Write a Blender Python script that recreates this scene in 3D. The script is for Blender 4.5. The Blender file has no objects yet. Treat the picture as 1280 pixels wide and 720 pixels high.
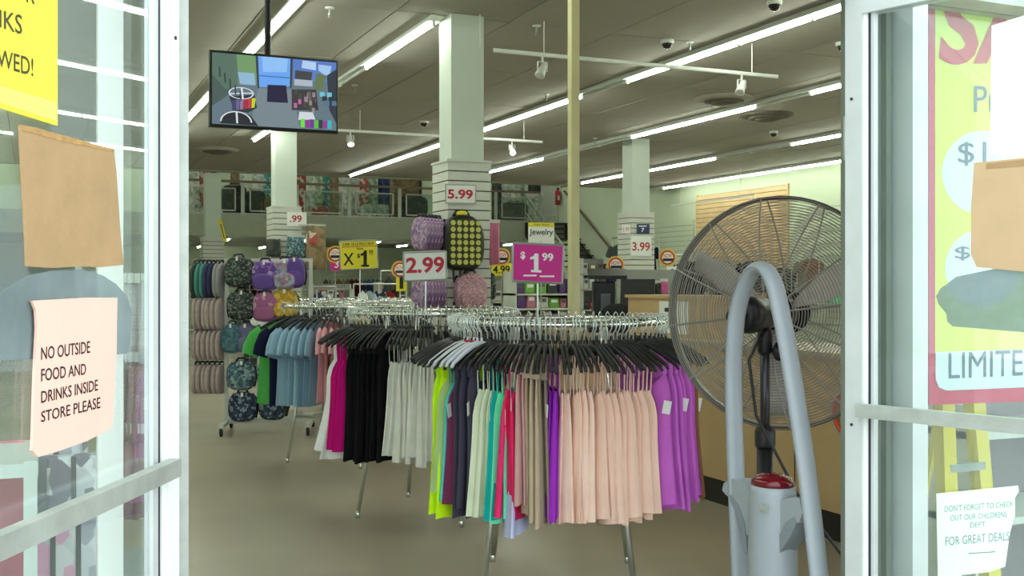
import bpy, math, random
from math import sin, cos, pi, radians as rad, sqrt, atan2
from mathutils import Vector, Matrix
random.seed(7)
scene = bpy.context.scene
COL = scene.collection
# ------------------------------------------------------------------ camera
YAW = rad(23.7); F = 1360.0; CX, HY, CH = 640.0, 355.0, 1.5
SN, CN = sin(YAW), cos(YAW)
cd = bpy.data.cameras.new('camera'); cam = bpy.data.objects.new('camera', cd); COL.objects.link(cam)
cam.location = (0, 0, CH); cam.rotation_euler = (pi/2, 0, -YAW)
cd.sensor_width = 36; cd.lens = 36*F/1280; cd.shift_y = -5/1280; cd.clip_start = .05; cd.clip_end = 300
scene.camera = cam
# ------------------------------------------------------------------ sky
w = bpy.data.worlds.new('sky'); scene.world = w; w.use_nodes = True
bg = w.node_tree.nodes['Background']; bg.inputs['Color'].default_value = (.86, .95, 1, 1); bg.inputs['Strength'].default_value = 3.1
vs = scene.view_settings; vs.view_transform = 'Standard'; vs.look = 'None'; vs.exposure = 0.0; vs.gamma = 1; vs.use_curve_mapping = False
TUBE = 38.0          # emission of a lit fluorescent tube
# ------------------------------------------------------------------ pixel rays (x = across the shop, y = depth, z = up)
def ray(px, py):
    u = (px-CX)/F; v = (HY-py)/F
    return Vector((SN+u*CN, CN-u*SN, v))
def at(px, py, Z): return Vector((0, 0, CH))+ray(px, py)*Z
def hitD(px, py, D): d = ray(px, py); return Vector((0, 0, CH))+d*(D/d.y)
def hitR(px, py, R): d = ray(px, py); return Vector((0, 0, CH))+d*(R/d.x)
def hitz(px, py, z): d = ray(px, py); return Vector((0, 0, CH))+d*((z-CH)/d.z)
class Pl:            # a vertical plane through o, running at angle ang
    def __init__(s, o, ang): s.o = Vector((o[0], o[1], 0)); s.a = ang; s.d = Vector((cos(ang), sin(ang), 0)); s.n = Vector((sin(ang), -cos(ang), 0))
    def px(s, x, y):
        d = ray(x, y); k = s.o.dot(s.n)/d.dot(s.n)
        p = Vector((0, 0, CH))+d*k
        return ((p-s.o).dot(s.d), p.z)
def planeD(D): return Pl((0, D), 0.0)
# ------------------------------------------------------------------ materials
def lin(c): return tuple(((v/255)/12.92 if v/255 <= .04045 else ((v/255+.055)/1.055)**2.4) for v in c)
MATS = {}
def M(name, rgb, rough=.6, metal=0, var=.08, scale=6, bump=0, spec=.5, bscale=None):
    if name in MATS: return MATS[name]
    m = bpy.data.materials.new(name); m.use_nodes = True; nt = m.node_tree; b = nt.nodes['Principled BSDF']
    c = lin(rgb)
    b.inputs['Roughness'].default_value = rough; b.inputs['Metallic'].default_value = metal; b.inputs['Specular IOR Level'].default_value = spec
    tc = nt.nodes.new('ShaderNodeTexCoord')
    n = nt.nodes.new('ShaderNodeTexNoise'); n.inputs['Scale'].default_value = scale; n.inputs['Detail'].default_value = 4
    nt.links.new(tc.outputs['Object'], n.inputs['Vector'])
    r = nt.nodes.new('ShaderNodeValToRGB'); r.color_ramp.elements[0].position = .3; r.color_ramp.elements[1].position = .7
    r.color_ramp.elements[0].color = tuple(v*(1-var) for v in c)+(1,); r.color_ramp.elements[1].color = tuple(min(1, v*(1+var)) for v in c)+(1,)
    nt.links.new(n.outputs['Fac'], r.inputs['Fac']); nt.links.new(r.outputs['Color'], b.inputs['Base Color'])
    if bump:
        bp = nt.nodes.new('ShaderNodeBump'); bp.inputs['Strength'].default_value = bump; bp.inputs['Distance'].default_value = .01
        n2 = nt.nodes.new('ShaderNodeTexNoise'); n2.inputs['Scale'].default_value = bscale or scale*8
        nt.links.new(tc.outputs['Object'], n2.inputs['Vector']); nt.links.new(n2.outputs['Fac'], bp.inputs['Height']); nt.links.new(bp.outputs['Normal'], b.inputs['Normal'])
    MATS[name] = m; return m
def MV(name, cols, scale=30, rough=.8, feat='F1'):     # a printed pattern of cells in several colours
    m = bpy.data.materials.new(name); m.use_nodes = True; nt = m.node_tree; b = nt.nodes['Principled BSDF']; b.inputs['Roughness'].default_value = rough
    tc = nt.nodes.new('ShaderNodeTexCoord'); v = nt.nodes.new('ShaderNodeTexVoronoi'); v.inputs['Scale'].default_value = scale
    nt.links.new(tc.outputs['Object'], v.inputs['Vector'])
    r = nt.nodes.new('ShaderNodeValToRGB'); r.color_ramp.interpolation = 'CONSTANT'
    while len(r.color_ramp.elements) < len(cols): r.color_ramp.elements.new(.5)
    for i, c in enumerate(cols):
        r.color_ramp.elements[i].position = i/len(cols); r.color_ramp.elements[i].color = lin(c)+(1,)
    sp = nt.nodes.new('ShaderNodeSeparateColor'); nt.links.new(v.outputs['Color'], sp.inputs['Color'])
    nt.links.new(sp.outputs['Red'], r.inputs['Fac']); nt.links.new(r.outputs['Color'], b.inputs['Base Color'])
    MATS[name] = m; return m
def ME(name, rgb, strength):
    m = bpy.data.materials.new(name); m.use_nodes = True; b = m.node_tree.nodes['Principled BSDF']
    b.inputs['Base Color'].default_value = lin(rgb)+(1,); b.inputs['Emission Color'].default_value = lin(rgb)+(1,); b.inputs['Emission Strength'].default_value = strength
    MATS[name] = m; return m
def MG(name, tint, haze, hazecol=(200, 220, 220), refl=1.0, rough=.01, ior=1.5):   # thin pane: see-through + Fresnel mirror + a film of dirt
    m = bpy.data.materials.new(name); m.use_nodes = True; nt = m.node_tree; N = nt.nodes; L = nt.links
    N.remove(N['Principled BSDF']); out = N['Material Output']
    tr = N.new('ShaderNodeBsdfTransparent'); tr.inputs['Color'].default_value = tint+(1,)
    gl = N.new('ShaderNodeBsdfGlossy'); gl.inputs['Roughness'].default_value = rough; gl.inputs['Color'].default_value = (refl, refl, refl, 1)
    lw = N.new('ShaderNodeLayerWeight'); lw.inputs['Blend'].default_value = .5
    pw5 = N.new('ShaderNodeMath'); pw5.operation = 'POWER'; pw5.inputs[1].default_value = 5; L.new(lw.outputs['Facing'], pw5.inputs[0])
    fr = N.new('ShaderNodeMath'); fr.operation = 'MULTIPLY_ADD'; fr.inputs[1].default_value = .96; fr.inputs[2].default_value = ((ior-1)/(ior+1))**2; L.new(pw5.outputs[0], fr.inputs[0])
    df = N.new('ShaderNodeBsdfDiffuse'); df.inputs['Color'].default_value = lin(hazecol)+(1,)
    tc = N.new('ShaderNodeTexCoord'); nz = N.new('ShaderNodeTexNoise'); nz.inputs['Scale'].default_value = 5; nz.inputs['Detail'].default_value = 5; L.new(tc.outputs['Object'], nz.inputs['Vector'])
    mp = N.new('ShaderNodeMath'); mp.operation = 'MULTIPLY'; mp.inputs[1].default_value = haze*2; L.new(nz.outputs['Fac'], mp.inputs[0])
    m1 = N.new('ShaderNodeMixShader'); L.new(mp.outputs[0], m1.inputs[0]); L.new(tr.outputs[0], m1.inputs[1]); L.new(df.outputs[0], m1.inputs[2])
    m2 = N.new('ShaderNodeMixShader'); L.new(fr.outputs[0], m2.inputs[0]); L.new(m1.outputs[0], m2.inputs[1]); L.new(gl.outputs[0], m2.inputs[2])
    L.new(m2.outputs[0], out.inputs['Surface']); MATS[name] = m; return m
# ------------------------------------------------------------------ mesh building
class MB:
    def __init__(s): s.v = []; s.f = []
    def add(s, vs, fs):
        k = len(s.v); s.v += [tuple(p) for p in vs]; s.f += [tuple(i+k for i in f) for f in fs]; return s
    def box(s, x0, x1, y0, y1, z0, z1):
        return s.add([(x0,y0,z0),(x1,y0,z0),(x1,y1,z0),(x0,y1,z0),(x0,y0,z1),(x1,y0,z1),(x1,y1,z1),(x0,y1,z1)],
                     [(3,2,1,0),(4,5,6,7),(0,1,5,4),(1,2,6,5),(2,3,7,6),(3,0,4,7)])
    def cbox(s, x0, x1, y0, y1, z0, z1, b):        # box with chamfered edges seen from the front (-y)
        xs = [(x0+b, x1-b, z0+b, z1-b, y0), (x0, x1, z0, z1, y0+b), (x0, x1, z0, z1, y1-b), (x0+b, x1-b, z0+b, z1-b, y1)]
        vs = []
        for a, c, d, e, y in xs: vs += [(a, y, d), (c, y, d), (c, y, e), (a, y, e)]
        fs = [(0, 1, 2, 3), (15, 14, 13, 12)]
        for k in range(3):
            for i in range(4): j = (i+1) % 4; fs.append((4*k+j, 4*k+i, 4*k+4+i, 4*k+4+j))
        return s.add(vs, fs)
    def tube(s, path, r, n=8, closed=False, ry=None, caps=True, up=None):
        path = [Vector(p) for p in path]; m = len(path); vs = []; fs = []; prev = None
        for i, p in enumerate(path):
            a = path[(i-1) % m] if (closed or i > 0) else p; b = path[(i+1) % m] if (closed or i < m-1) else p
            t = (b-a).normalized()
            if up is not None: u = Vector(up)
            elif prev is not None: u = prev
            else: u = Vector((0, 0, 1)) if abs(t.z) < .9 else Vector((1, 0, 0))
            u = (u-t*u.dot(t)).normalized(); q = t.cross(u); prev = u
            rr = r[i] if isinstance(r, (list, tuple)) else r; r2 = ry if ry else rr
            for k in range(n):
                an = 2*pi*k/n; vs.append(p+u*cos(an)*rr+q*sin(an)*r2)
        for i in range(m if closed else m-1):
            j = (i+1) % m
            for k in range(n): l = (k+1) % n; fs.append((i*n+k, i*n+l, j*n+l, j*n+k))
        if caps and not closed: fs.append(tuple(range(n-1, -1, -1))); fs.append(tuple((m-1)*n+k for k in range(n)))
        return s.add(vs, fs)
    def lathe(s, prof, n=20, axis='z', c=(0, 0, 0)):
        vs = []; fs = []; m = len(prof)
        for r, h in prof:
            for k in range(n):
                a = 2*pi*k/n; x, y = r*cos(a), r*sin(a)
                vs.append((c[0]+x, c[1]+y, c[2]+h) if axis == 'z' else ((c[0]+x, c[1]+h, c[2]+y) if axis == 'y' else (c[0]+h, c[1]+x, c[2]+y)))
        for i in range(m-1):
            for k in range(n): l = (k+1) % n; fs.append((i*n+k, i*n+l, (i+1)*n+l, (i+1)*n+k))
        fs.append(tuple(range(n-1, -1, -1))); fs.append(tuple((m-1)*n+k for k in range(n)))
        return s.add(vs, fs)
    def prism(s, poly, y0, y1):                    # outline in x,z pushed from y0 (front) to y1
        n = len(poly); vs = [(p[0], y0, p[1]) for p in poly]+[(p[0], y1, p[1]) for p in poly]
        fs = [tuple(range(n)), tuple(range(2*n-1, n-1, -1))]+[((i+1) % n, i, n+i, n+(i+1) % n) for i in range(n)]
        return s.add(vs, fs)
    def pillow(s, poly, y0, y1, b=.12, cz=None):   # puffy outline: rounded front and back
        n = len(poly); cx = sum(p[0] for p in poly)/n; cz = sum(p[1] for p in poly)/n; d = y1-y0
        lay = [(1-2*b, 0), (1-.6*b, .08), (1, .3), (1, .7), (1-.6*b, .94), (1-1.6*b, 1)]; vs = []; fs = []
        for sc, t in lay: vs += [(cx+(p[0]-cx)*sc, y0+d*t, cz+(p[1]-cz)*sc) for p in poly]
        fs.append(tuple(range(n))); k = len(lay)-1; fs.append(tuple(range((k+1)*n-1, k*n-1, -1)))
        for a in range(k):
            for i in range(n): j = (i+1) % n; fs.append((a*n+j, a*n+i, (a+1)*n+i, (a+1)*n+j))
        return s.add(vs, fs)
    def mesh(s, name, m, smooth=False):
        me = bpy.data.meshes.new(name); me.from_pydata(s.v, [], s.f); me.update()
        if m: me.materials.append(m)
        if smooth:
            for p in me.polygons: p.use_smooth = True
        return me
    def build(s, name, m, parent=None, smooth=False, loc=None, rz=0):
        o = bpy.data.objects.new(name, s.mesh(name, m, smooth)); COL.objects.link(o)
        if parent: o.parent = parent
        if loc is not None: o.location = loc
        if rz: o.rotation_euler.z = rz
        return o
def tag(o, label=None, cat=None, group=None, kind=None):
    if label: o['label'] = label
    if cat: o['category'] = cat
    if group: o['group'] = group
    if kind: o['kind'] = kind
    return o
def thing(name, label, cat, loc=(0, 0, 0), rz=0, group=None):
    o = bpy.data.objects.new(name, None); COL.objects.link(o); o.location = loc; o.rotation_euler.z = rz; o.empty_display_size = .1
    return tag(o, label, cat, group)
def inst(name, me, parent=None, loc=(0, 0, 0), rz=0, m=None, scale=None, rx=0, ry=0):
    o = bpy.data.objects.new(name, me); COL.objects.link(o); o.location = loc; o.rotation_euler = (rx, ry, rz)
    if parent: o.parent = parent
    if scale: o.scale = (scale,)*3 if not isinstance(scale, tuple) else scale
    if m: o.material_slots[0].link = 'OBJECT'; o.material_slots[0].material = m
    return o
def struct(o): return tag(o, kind='structure')
def superel(w, h, n=28, e=4, cx=0, cz=0, e_top=None):
    pts = []
    for k in range(n):
        a = 2*pi*k/n; c, s_ = cos(a), sin(a); ee = e_top if (e_top and s_ > 0) else e
        pts.append((cx+w/2*math.copysign(abs(c)**(2/ee), c), cz+h/2*math.copysign(abs(s_)**(2/ee), s_)))
    return pts
def ell(cx, cz, rx, rz, n=28): return [(cx+rx*cos(2*pi*k/n), cz+rz*sin(2*pi*k/n)) for k in range(n)]
# ------------------------------------------------------------------ lettering
_txt = {}
def text_geo(body, bold=0.0, shear=0.0, spacing=1.0):
    key = (body, bold, shear, spacing)
    if key in _txt: return _txt[key]
    cu = bpy.data.curves.new('lettering', 'FONT'); cu.body = body; cu.offset = bold; cu.shear = shear; cu.resolution_u = 3; cu.space_character = spacing; cu.fill_mode = 'FRONT'
    o = bpy.data.objects.new('lettering', cu); COL.objects.link(o)
    dg = bpy.context.evaluated_depsgraph_get(); dg.update()
    me = bpy.data.meshes.new_from_object(o.evaluated_get(dg))
    vs = [(v.co.x, v.co.y) for v in me.vertices]; fs = [tuple(p.vertices) for p in me.polygons]
    bpy.data.objects.remove(o); bpy.data.curves.remove(cu); bpy.data.meshes.remove(me)
    x0 = min(v[0] for v in vs); x1 = max(v[0] for v in vs); y0 = min(v[1] for v in vs); y1 = max(v[1] for v in vs)
    vs = [((a-x0)/(x1-x0), (b-y0)/(y1-y0)) for a, b in vs]
    _txt[key] = (vs, fs); return _txt[key]
def text_quad(mb, body, q, y, bold=0.0, shear=0.0, spacing=1.0):    # q: TL, TR, BR, BL in local x,z
    vs, fs = text_geo(body, bold, shear, spacing); P = []
    for u, v in vs:
        tx = q[0][0]*(1-u)+q[1][0]*u; tz = q[0][1]*(1-u)+q[1][1]*u; bx = q[3][0]*(1-u)+q[2][0]*u; bz = q[3][1]*(1-u)+q[2][1]*u
        P.append((bx*(1-v)+tx*v, y, bz*(1-v)+tz*v))
    return mb.add(P, fs)
ONE = [(.0, .78), (.30, .86), (.42, 1), (.74, 1), (.74, .12), (1, .12), (1, 0), (.08, 0), (.08, .12), (.34, .12), (.34, .70), (0, .66)]
def one(x0, y0, x1, y1, dy=0): return [(x0+(x1-x0)*u, y1-(y1-y0)*v+dy*u) for u, v in ONE]
def rectq(x0, y0, x1, y1): return [(x0, y0), (x1, y0), (x1, y1), (x0, y1)]
def flat_sign(name, label, cat, pl, poly, mat, layers=(), thick=.004, off=.004, group=None, part='panel', up=None):
    """A flat thing lying on plane pl. poly in photo pixels; layers: (part name, 'poly'|'text', data, material, bold...) laid on it."""
    L = [pl.px(*p) for p in poly]; s0 = sum(p[0] for p in L)/len(L); z0 = min(p[1] for p in L)
    loc = pl.o+pl.d*s0+pl.n*off; loc.z = z0
    root = thing(name, label, cat, loc, pl.a, group)
    loc_ = lambda p: (lambda a: (a[0]-s0, a[1]-z0))(pl.px(*p))
    MB().prism([loc_(p) for p in poly], -thick, 0).build(part, mat, root)
    y = -thick-.0006
    for la in layers:
        mb = MB(); kind = la[1]
        for d in (la[2] if isinstance(la[2], list) else [la[2]]):
            if kind == 'poly': mb.prism([loc_(p) for p in d], y, y+.0004)
            else:
                body, q = d; o = la[4] if len(la) > 4 else {}
                text_quad(mb, body, [loc_(p) for p in q], y, **o)
        mb.build(la[0], la[3], root); y -= .0006
    return root
# ================================================================== materials
m_floor = M('polished concrete', (170, 160, 143), .3, var=.14, scale=.9, bump=.04, spec=.4)
m_ceil = M('ceiling board', (166, 162, 152), .9, var=.06, scale=.8, bump=.15, bscale=60)
m_seam = M('ceiling seam', (90, 88, 80), .9)
m_wall = M('pale green wall paint', (205, 216, 190), .8, var=.03, scale=.7)
m_fascia = M('grey green paint', (158, 164, 146), .8, var=.04)
m_col = M('white column paint', (205, 215, 205), .6, var=.04, scale=2)
m_slat = M('white slatwall', (212, 214, 206), .5, var=.03)
m_tan = M('tan slatwall', (214, 184, 138), .55, var=.06, scale=3)
m_alu = M('brushed white aluminium', (196, 202, 199), .4, .2, var=.06, scale=9, bump=.05)
m_alug = M('weathered aluminium', (168, 174, 166), .45, .35, var=.15, scale=14, bump=.08)
m_chan = M('dull channel metal', (116, 124, 112), .5, .2, var=.12, scale=5)
m_dark = M('dark gasket', (40, 40, 52), .6)
m_white = M('white enamel', (228, 232, 226), .45, var=.03)
m_black = M('black plastic', (24, 24, 25), .45, var=.1)
m_blackm = M('black metal', (30, 30, 32), .35, .4, var=.1)
m_chrome = M('chrome', (225, 228, 225), .16, 1, var=.04)
m_chrome2 = M('worn chrome', (205, 210, 205), .28, .9, var=.1)
m_wire = M('white wire', (205, 208, 200), .45, .2)
m_counter = M('tan laminate', (196, 166, 122), .5, var=.05, scale=2)
m_kick = M('black kick board', (32, 29, 27), .5)
m_side = M('sidewalk concrete', (165, 162, 155), .85, var=.1, scale=2, bump=.1)
m_brownrail = M('brown wood rail', (120, 96, 74), .5)
m_red = M('red print', (190, 30, 52), .5, var=.02)
m_navyp = M('navy print', (40, 50, 96), .5, var=.02)
m_blackp = M('black print', (22, 22, 24), .6, var=.02)
m_greyp = M('grey print', (90, 96, 100), .6, var=.02)
m_paper = M('white paper', (240, 242, 240), .7, var=.02)
m_yellow = M('yellow paper', (236, 222, 50), .6, var=.02)
m_magenta = M('magenta paper', (206, 18, 140), .5, var=.02)
m_cardb = M('brown cardboard', (166, 136, 96), .85, var=.07, scale=12, bump=.15)
m_pinkp = M('salmon paper', (240, 190, 174), .75, var=.03)
m_tube = ME('lit fluorescent tube', (246, 255, 238), TUBE)
m_tubeoff = M('dead fluorescent tube', (200, 204, 200), .4)
m_spot = ME('lit spot lamp', (255, 255, 235), 25)
m_glassd = MG('door glass', (.95, .98, .97), .022, (205, 225, 222))
m_glass = MG('window glass', (.94, .97, .96), .015, (200, 220, 216))
m_glassr = MG('balustrade glass', (.86, .92, .88), .05, (150, 165, 152), ior=1.5)
# ================================================================== shell
ZC = 4.2; R0, R1 = -3.0, 16.5; D0, D1, DB = 2.4, 26.5, 42.0
struct(MB().box(R0-.3, R1+.3, D0-.06, DB+.3, -.1, 0).build('floor', m_floor))
struct(MB().box(-14, 18, -16, D0-.06, -.13, -.02).build('sidewalk', m_side))
ceil = struct(MB().box(R0-.2, R1+.2, D0-.1, D1, ZC+.012, ZC+.3).build('ceiling', m_seam))
# ceiling boards, each one its own slab with an open joint
pw, pl_ = 1.22, 2.44; k = 0; gap = .008
pan = {}
xs = [4.49+1.22*i for i in range(-7, 11)]; ys = [10.3+2.44*i for i in range(-4, 8)]
for x in xs:
    for y in ys:
        a, b = max(x, R0), min(x+pw, R1); c, d = max(y, D0), min(y+pl_, D1)
        if b-a < .1 or d-c < .1: continue
        key = (round(b-a, 3), round(d-c, 3))
        if key not in pan: pan[key] = MB().box(gap, key[0]-gap, gap, key[1]-gap, 0, .014).mesh('ceiling_board', m_ceil)
        inst('ceiling_board', pan[key], ceil, (a, c, ZC+random.choice((0, 0, 0, -.003, .003))))
struct(MB().box(R0-.2, R1+.2, D1, D1+.25, ZC-.02, 6.4).build('wall_soffit', m_fascia))
struct(MB().box(R0-.2, R1+.2, D1+.25, DB+.3, 6.0, 6.4).build('ceiling_upper', m_ceil))
struct(MB().box(R1, R1+.2, D0-.1, DB+.3, 0, 6.4).build('wall_right', m_wall))
struct(MB().box(R0-.2, R0, D0-.1, DB+.3, 0, 6.4).build('wall_left', m_wall))
struct(MB().box(R0-.2, R1+.2, DB, DB+.2, 0, 6.4).build('wall_back', m_wall))
ZH = 2.36
struct(MB().box(R0-.2, R1+.2, D0-.1, D0, ZH, ZC+.3).build('wall_front', m_wall))
struct(MB().box(6.2, R1+.2, D0-.1, D0, 0, ZH).build('wall_front_side', m_wall))
struct(MB().box(R0-.2, -2.6, D0-.1, D0, 0, ZH).build('wall_front_end', m_wall))
struct(MB().box(R1-.02, R1, 3, 33, 0, .14).build('baseboard_right', m_kick))
# ---- storefront frame at depth D0
def R_at(px, D=D0): return hitD(px, 355, D).x
jl0, jl1 = R_at(207), R_at(231); sl0, sl1 = R_at(121), R_at(152)
jr0, jr1 = R_at(1066), R_at(1141); sr0, sr1 = R_at(1141, D0-.12), R_at(1160, D0-.12)
t = struct(MB().box(jl0, jl1, D0-.06, D0+.05, 0, ZH).build('trim_1', m_alug))
MB().box(jl1-.012, jl1+.004, D0-.03, D0-.012, 0, ZH).build('door_stop', m_alu, t)
t = struct(MB().box(sl0, sl1, D0-.05, D0+.03, 0, ZH).build('trim_2', m_white))  # white instead of aluminium: direct daylight on this mullion put into its colour
t = struct(MB().box(jr0, jr1, D0-.03, D0+.05, 0, ZH).build('trim_3', m_chan))
for a, b, d in ((.12, .22, .012), (.34, .42, .02), (.55, .66, .01), (.8, .88, .018)):
    MB().box(jr0+(jr1-jr0)*a, jr0+(jr1-jr0)*b, D0-.03-d, D0-.03, 0, ZH).build('channel_rib', m_chan, t)
struct(MB().box(sr0, sr1, D0-.12, D0+.03, 0, ZH).build('trim_4', m_alu))
struct(MB().box(-2.6, 6.2, D0-.09, D0+.04, ZH-.05, ZH+.03).build('trim_5', m_alug))
def window(n, x0, x1, z0, z1, mull=()):
    f = MB(); b = .045
    f.box(x0, x1, D0-.04, D0+.04, z0, z0+b); f.box(x0, x1, D0-.04, D0+.04, z1-b, z1)
    f.box(x0, x0+b, D0-.04, D0+.04, z0, z1); f.box(x1-b, x1, D0-.04, D0+.04, z0, z1)
    o = struct(f.build('window_%d' % n, m_alug))
    e = [x0+b]+list(mull)+[x1-b]
    for a, c in zip(e, e[1:]): MB().box(a+.002, c-.002, D0-.004, D0+.004, z0+b, z1-b).build('pane', m_glass, o)
    for q in mull: MB().box(q-.025, q+.025, D0-.04, D0+.04, z0, z1).build('mullion', m_alu, o)
    return o
zb = .28
struct(MB().box(-2.6, sl0, D0-.08, D0, 0, zb).build('wall_bulkhead_left', m_fascia))
struct(MB().box(sr1, 6.2, D0-.08, D0, 0, zb).build('wall_bulkhead_right', m_fascia))
o = struct(MB().box(-2.6, sl0, D0-.004, D0+.004, zb, ZH-.05).build('window_1', m_glass))
o = struct(MB().box(sl1, jl0, D0-.004, D0+.004, 0, ZH-.05).build('window_2', m_glass))
o = struct(MB().box(sr1, 6.2, D0-.004, D0+.004, zb, ZH-.05).build('window_3', m_glass))
# ---- the two glass doors, swung outward
AL = atan2(cos(rad(27.6)), sin(rad(27.6)))
AR = atan2(-cos(rad(17.0)), sin(rad(17.0)))
HLp = hitD(211, 355, D0-.07); HRp = hitD(1062, 355, D0-.05)
PLD = Pl((HLp.x, HLp.y), AL); PRD = Pl((HRp.x, HRp.y), AR)     # s<0 towards the camera on the left door; s>0 on the right one
DW = .95
def door(n, pl, sgn, st0, st1, rail_z, glass_top, label):
    m_st = m_white if n == 1 else m_alu  # left stile whiter than the right: its brighter daylight put into the colour
    root = struct(bpy.data.objects.new('door_%d' % n, None)); COL.objects.link(root); root.location = (pl.o.x, pl.o.y, 0); root.rotation_euler.z = pl.a
    X = lambda a, b: (min(a*sgn, b*sgn), max(a*sgn, b*sgn))
    def bx(name, a, b, y0, y1, z0, z1, m): lo, hi = X(a, b); return MB().box(lo, hi, y0, y1, z0, z1).build(name, m, root)
    h = glass_top+.09
    s1 = bx('hinge_stile', 0, st0, -.022, .022, .01, h, m_st)
    bx('glazing_bead', st0, st0+.012, -.014, .014, .2, glass_top, m_white)
    bx('gasket', st0+.012, st0+.019, -.010, .010, .2, glass_top, m_dark)
    bx('glazing_bead', st0+.019, st1, -.009, .009, .2, glass_top, m_alu)
    bx('lock_stile', DW-.06, DW, -.022, .022, .01, h, m_alu)
    bx('top_rail', st0, DW-.06, -.022, .022, glass_top, h, m_alu)
    bx('bottom_rail', st0, DW-.06, -.022, .022, .01, .2, m_alu)
    bx('glass_pane', st1, DW-.06, -.003, .003, .2, glass_top, m_glassd)
    bx('push_bar', st1*.6, DW-.04, -.05, -.026, rail_z[0], rail_z[1], m_alug)
    for z in (.25, 1.12, 2.0):
        MB().lathe([(.004, -.003), (.004, 0)], 10, 'y', (sgn*st0*.4, -.022, z)).build('screw', m_dark, root)
    for z in (.3, 1.9):
        MB().lathe([(.012, -.06), (.012, .06)], 10, 'z', (-sgn*.012, .01, z)).build('hinge', m_alug, root)
    return root
def S(pl, px): return abs(pl.px(px, 355)[0])
l_r = [PLD.px(188, 576.7), PLD.px(188, 598), PLD.px(0, 652), PLD.px(0, 683)]
r_r = [PRD.px(1104, 505), PRD.px(1104, 522)]
door(1, PLD, -1, S(PLD, 197), S(PLD, 186), ((l_r[1][1]+l_r[3][1])/2, (l_r[0][1]+l_r[2][1])/2), 2.24, 'left')
door(2, PRD, 1, S(PRD, 1083), S(PRD, 1095), (r_r[1][1], r_r[0][1]), PRD.px(1095, 16)[1], 'right')
print('DOOR', l_r, r_r, S(PLD, 197), S(PLD, 186), S(PRD, 1083), S(PRD, 1095), PRD.px(1095, 16), jl0, jl1, jr0, jr1)
# ================================================================== columns
def column(R, D, w, wc, ztop, label, boards, px_detail):
    root = thing('column', label, 'column', (R, D, 0))
    MB().box(-w/2, w/2, -w/2, w/2, 0, ZC).build('shaft', m_col, root)
    p = .097; n = int(ztop/p); h = wc/2
    if px_detail:
        me = MB().box(-h, h, -h, h, .012, p).mesh('slat_board', m_slat)
        for i in range(n): inst('slat_board', me, root, (0, 0, i*p))
    else:
        mb = MB()
        for i in range(n): mb.box(-h, h, -h, h, i*p+.014, (i+1)*p)
        tag(mb.build('slatwall', m_slat, root), kind='stuff')
    MB().box(-h+.012, h-.012, -h+.012, h-.012, 0, n*p-.002).build('backing', m_seam, root)
    MB().box(-h-.012, h+.012, -h-.012, h+.012, n*p, n*p+.025).build('cap', m_slat, root)
    return root
CR, CR2 = 3.98, 10.2; CD1, CD2, CD3 = 10.35, 18.95, 27.3
column(CR, CD1, .35, .46, 2.76, 'near white square column with slatwall cladding below, behind the polka dot backpack', 1, True)
column(CR, CD2, .37, .5, 2.83, 'white square column holding the small .99 sign behind the left garment rack', 1, False)
column(CR, CD3, .37, .5, 2.62, 'farthest white column in front of the mezzanine, left side', 1, False)
column(10.3, 17.7, .37, .5, 2.85, 'white column holding the 3.99 sign in front of the pale green wall', 1, False)
pp = at(717, 385, 7.4)
root = thing('support_pole', 'slim cream steel pole rising behind the magenta price sign', 'pole', (pp.x, pp.y, 0))
MB().box(-.03, .03, -.03, .03, 0, ZC).build('post', M('cream paint', (214, 206, 158), .5, var=.06), root)
MB().box(-.07, .07, -.07, .07, 0, .01).build('base_plate', m_alug, root)
# ================================================================== fluorescent lights
def fixture_mesh():
    h = MB().add([(-.03, 0, 0), (.03, 0, 0), (.065, 0, -.05), (.065, 0, -.065), (-.065, 0, -.065), (-.065, 0, -.05)]+[(a, 1.215, b) for a, b in ((-.03, 0), (.03, 0), (.065, -.05), (.065, -.065), (-.065, -.065), (-.065, -.05))],
        [(0, 1, 2, 3, 4, 5), (11, 10, 9, 8, 7, 6)]+[((i+1) % 6, i, 6+i, 6+(i+1) % 6) for i in range(6)]).mesh('housing', m_white)
    t = MB().tube([(0, .02, -.09), (0, 1.195, -.09)], .019, 8).mesh('tube', m_tube, True)
    e = MB().box(-.014, .014, 0, .018, -.115, -.062).mesh('lamp_holder', m_white)
    return h, t, e
FH, FT, FE = fixture_mesh()
def fixture(x, y, z, lit, label, group):
    r = thing('fluorescent_light', label, 'light', (x, y, z), 0, group)
    inst('housing', FH, r); inst('tube', FT, r, m=None if lit else m_tubeoff); inst('lamp_holder', FE, r); inst('lamp_holder', FE, r, (0, 1.197, 0))
def Dpx(R, px): d = ray(px, 355); return R*d.y/d.x
ORD = ['first', 'second', 'third', 'fourth', 'fifth', 'sixth', 'seventh', 'eighth', 'ninth', 'tenth', 'eleventh', 'twelfth', 'thirteenth', 'fourteenth', 'fifteenth', 'sixteenth', 'seventeenth', 'eighteenth', 'nineteenth', 'twentieth', 'last', 'last', 'last']
ROWS = [  # R, lit pixel spans, D range, words
    (-.7, [], (3.0, 22), 'added unseen at far left'),  # row added out of view to throw more light on the left side
    (2.24, [(210, 420)], (5.2, 22), 'above the screen'),
    (3.67, [(303, 350), (452, 540)], (10.45, 19.5), 'by near column'),
    (7.0, [(438, 741), (797, 1150)], (3.0, 25.6), 'behind near track light'),
    (9.75, [(598, 685), (797, 957), (1026, 1150)], (3.0, 25.6), 'left of rightmost two'),
    (13.0, [(727, 893), (985, 1150)], (3.0, 25.6), 'second from right'),
    (15.75, [(829, 1150)], (3.0, 25.6), 'along right wall')]
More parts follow.
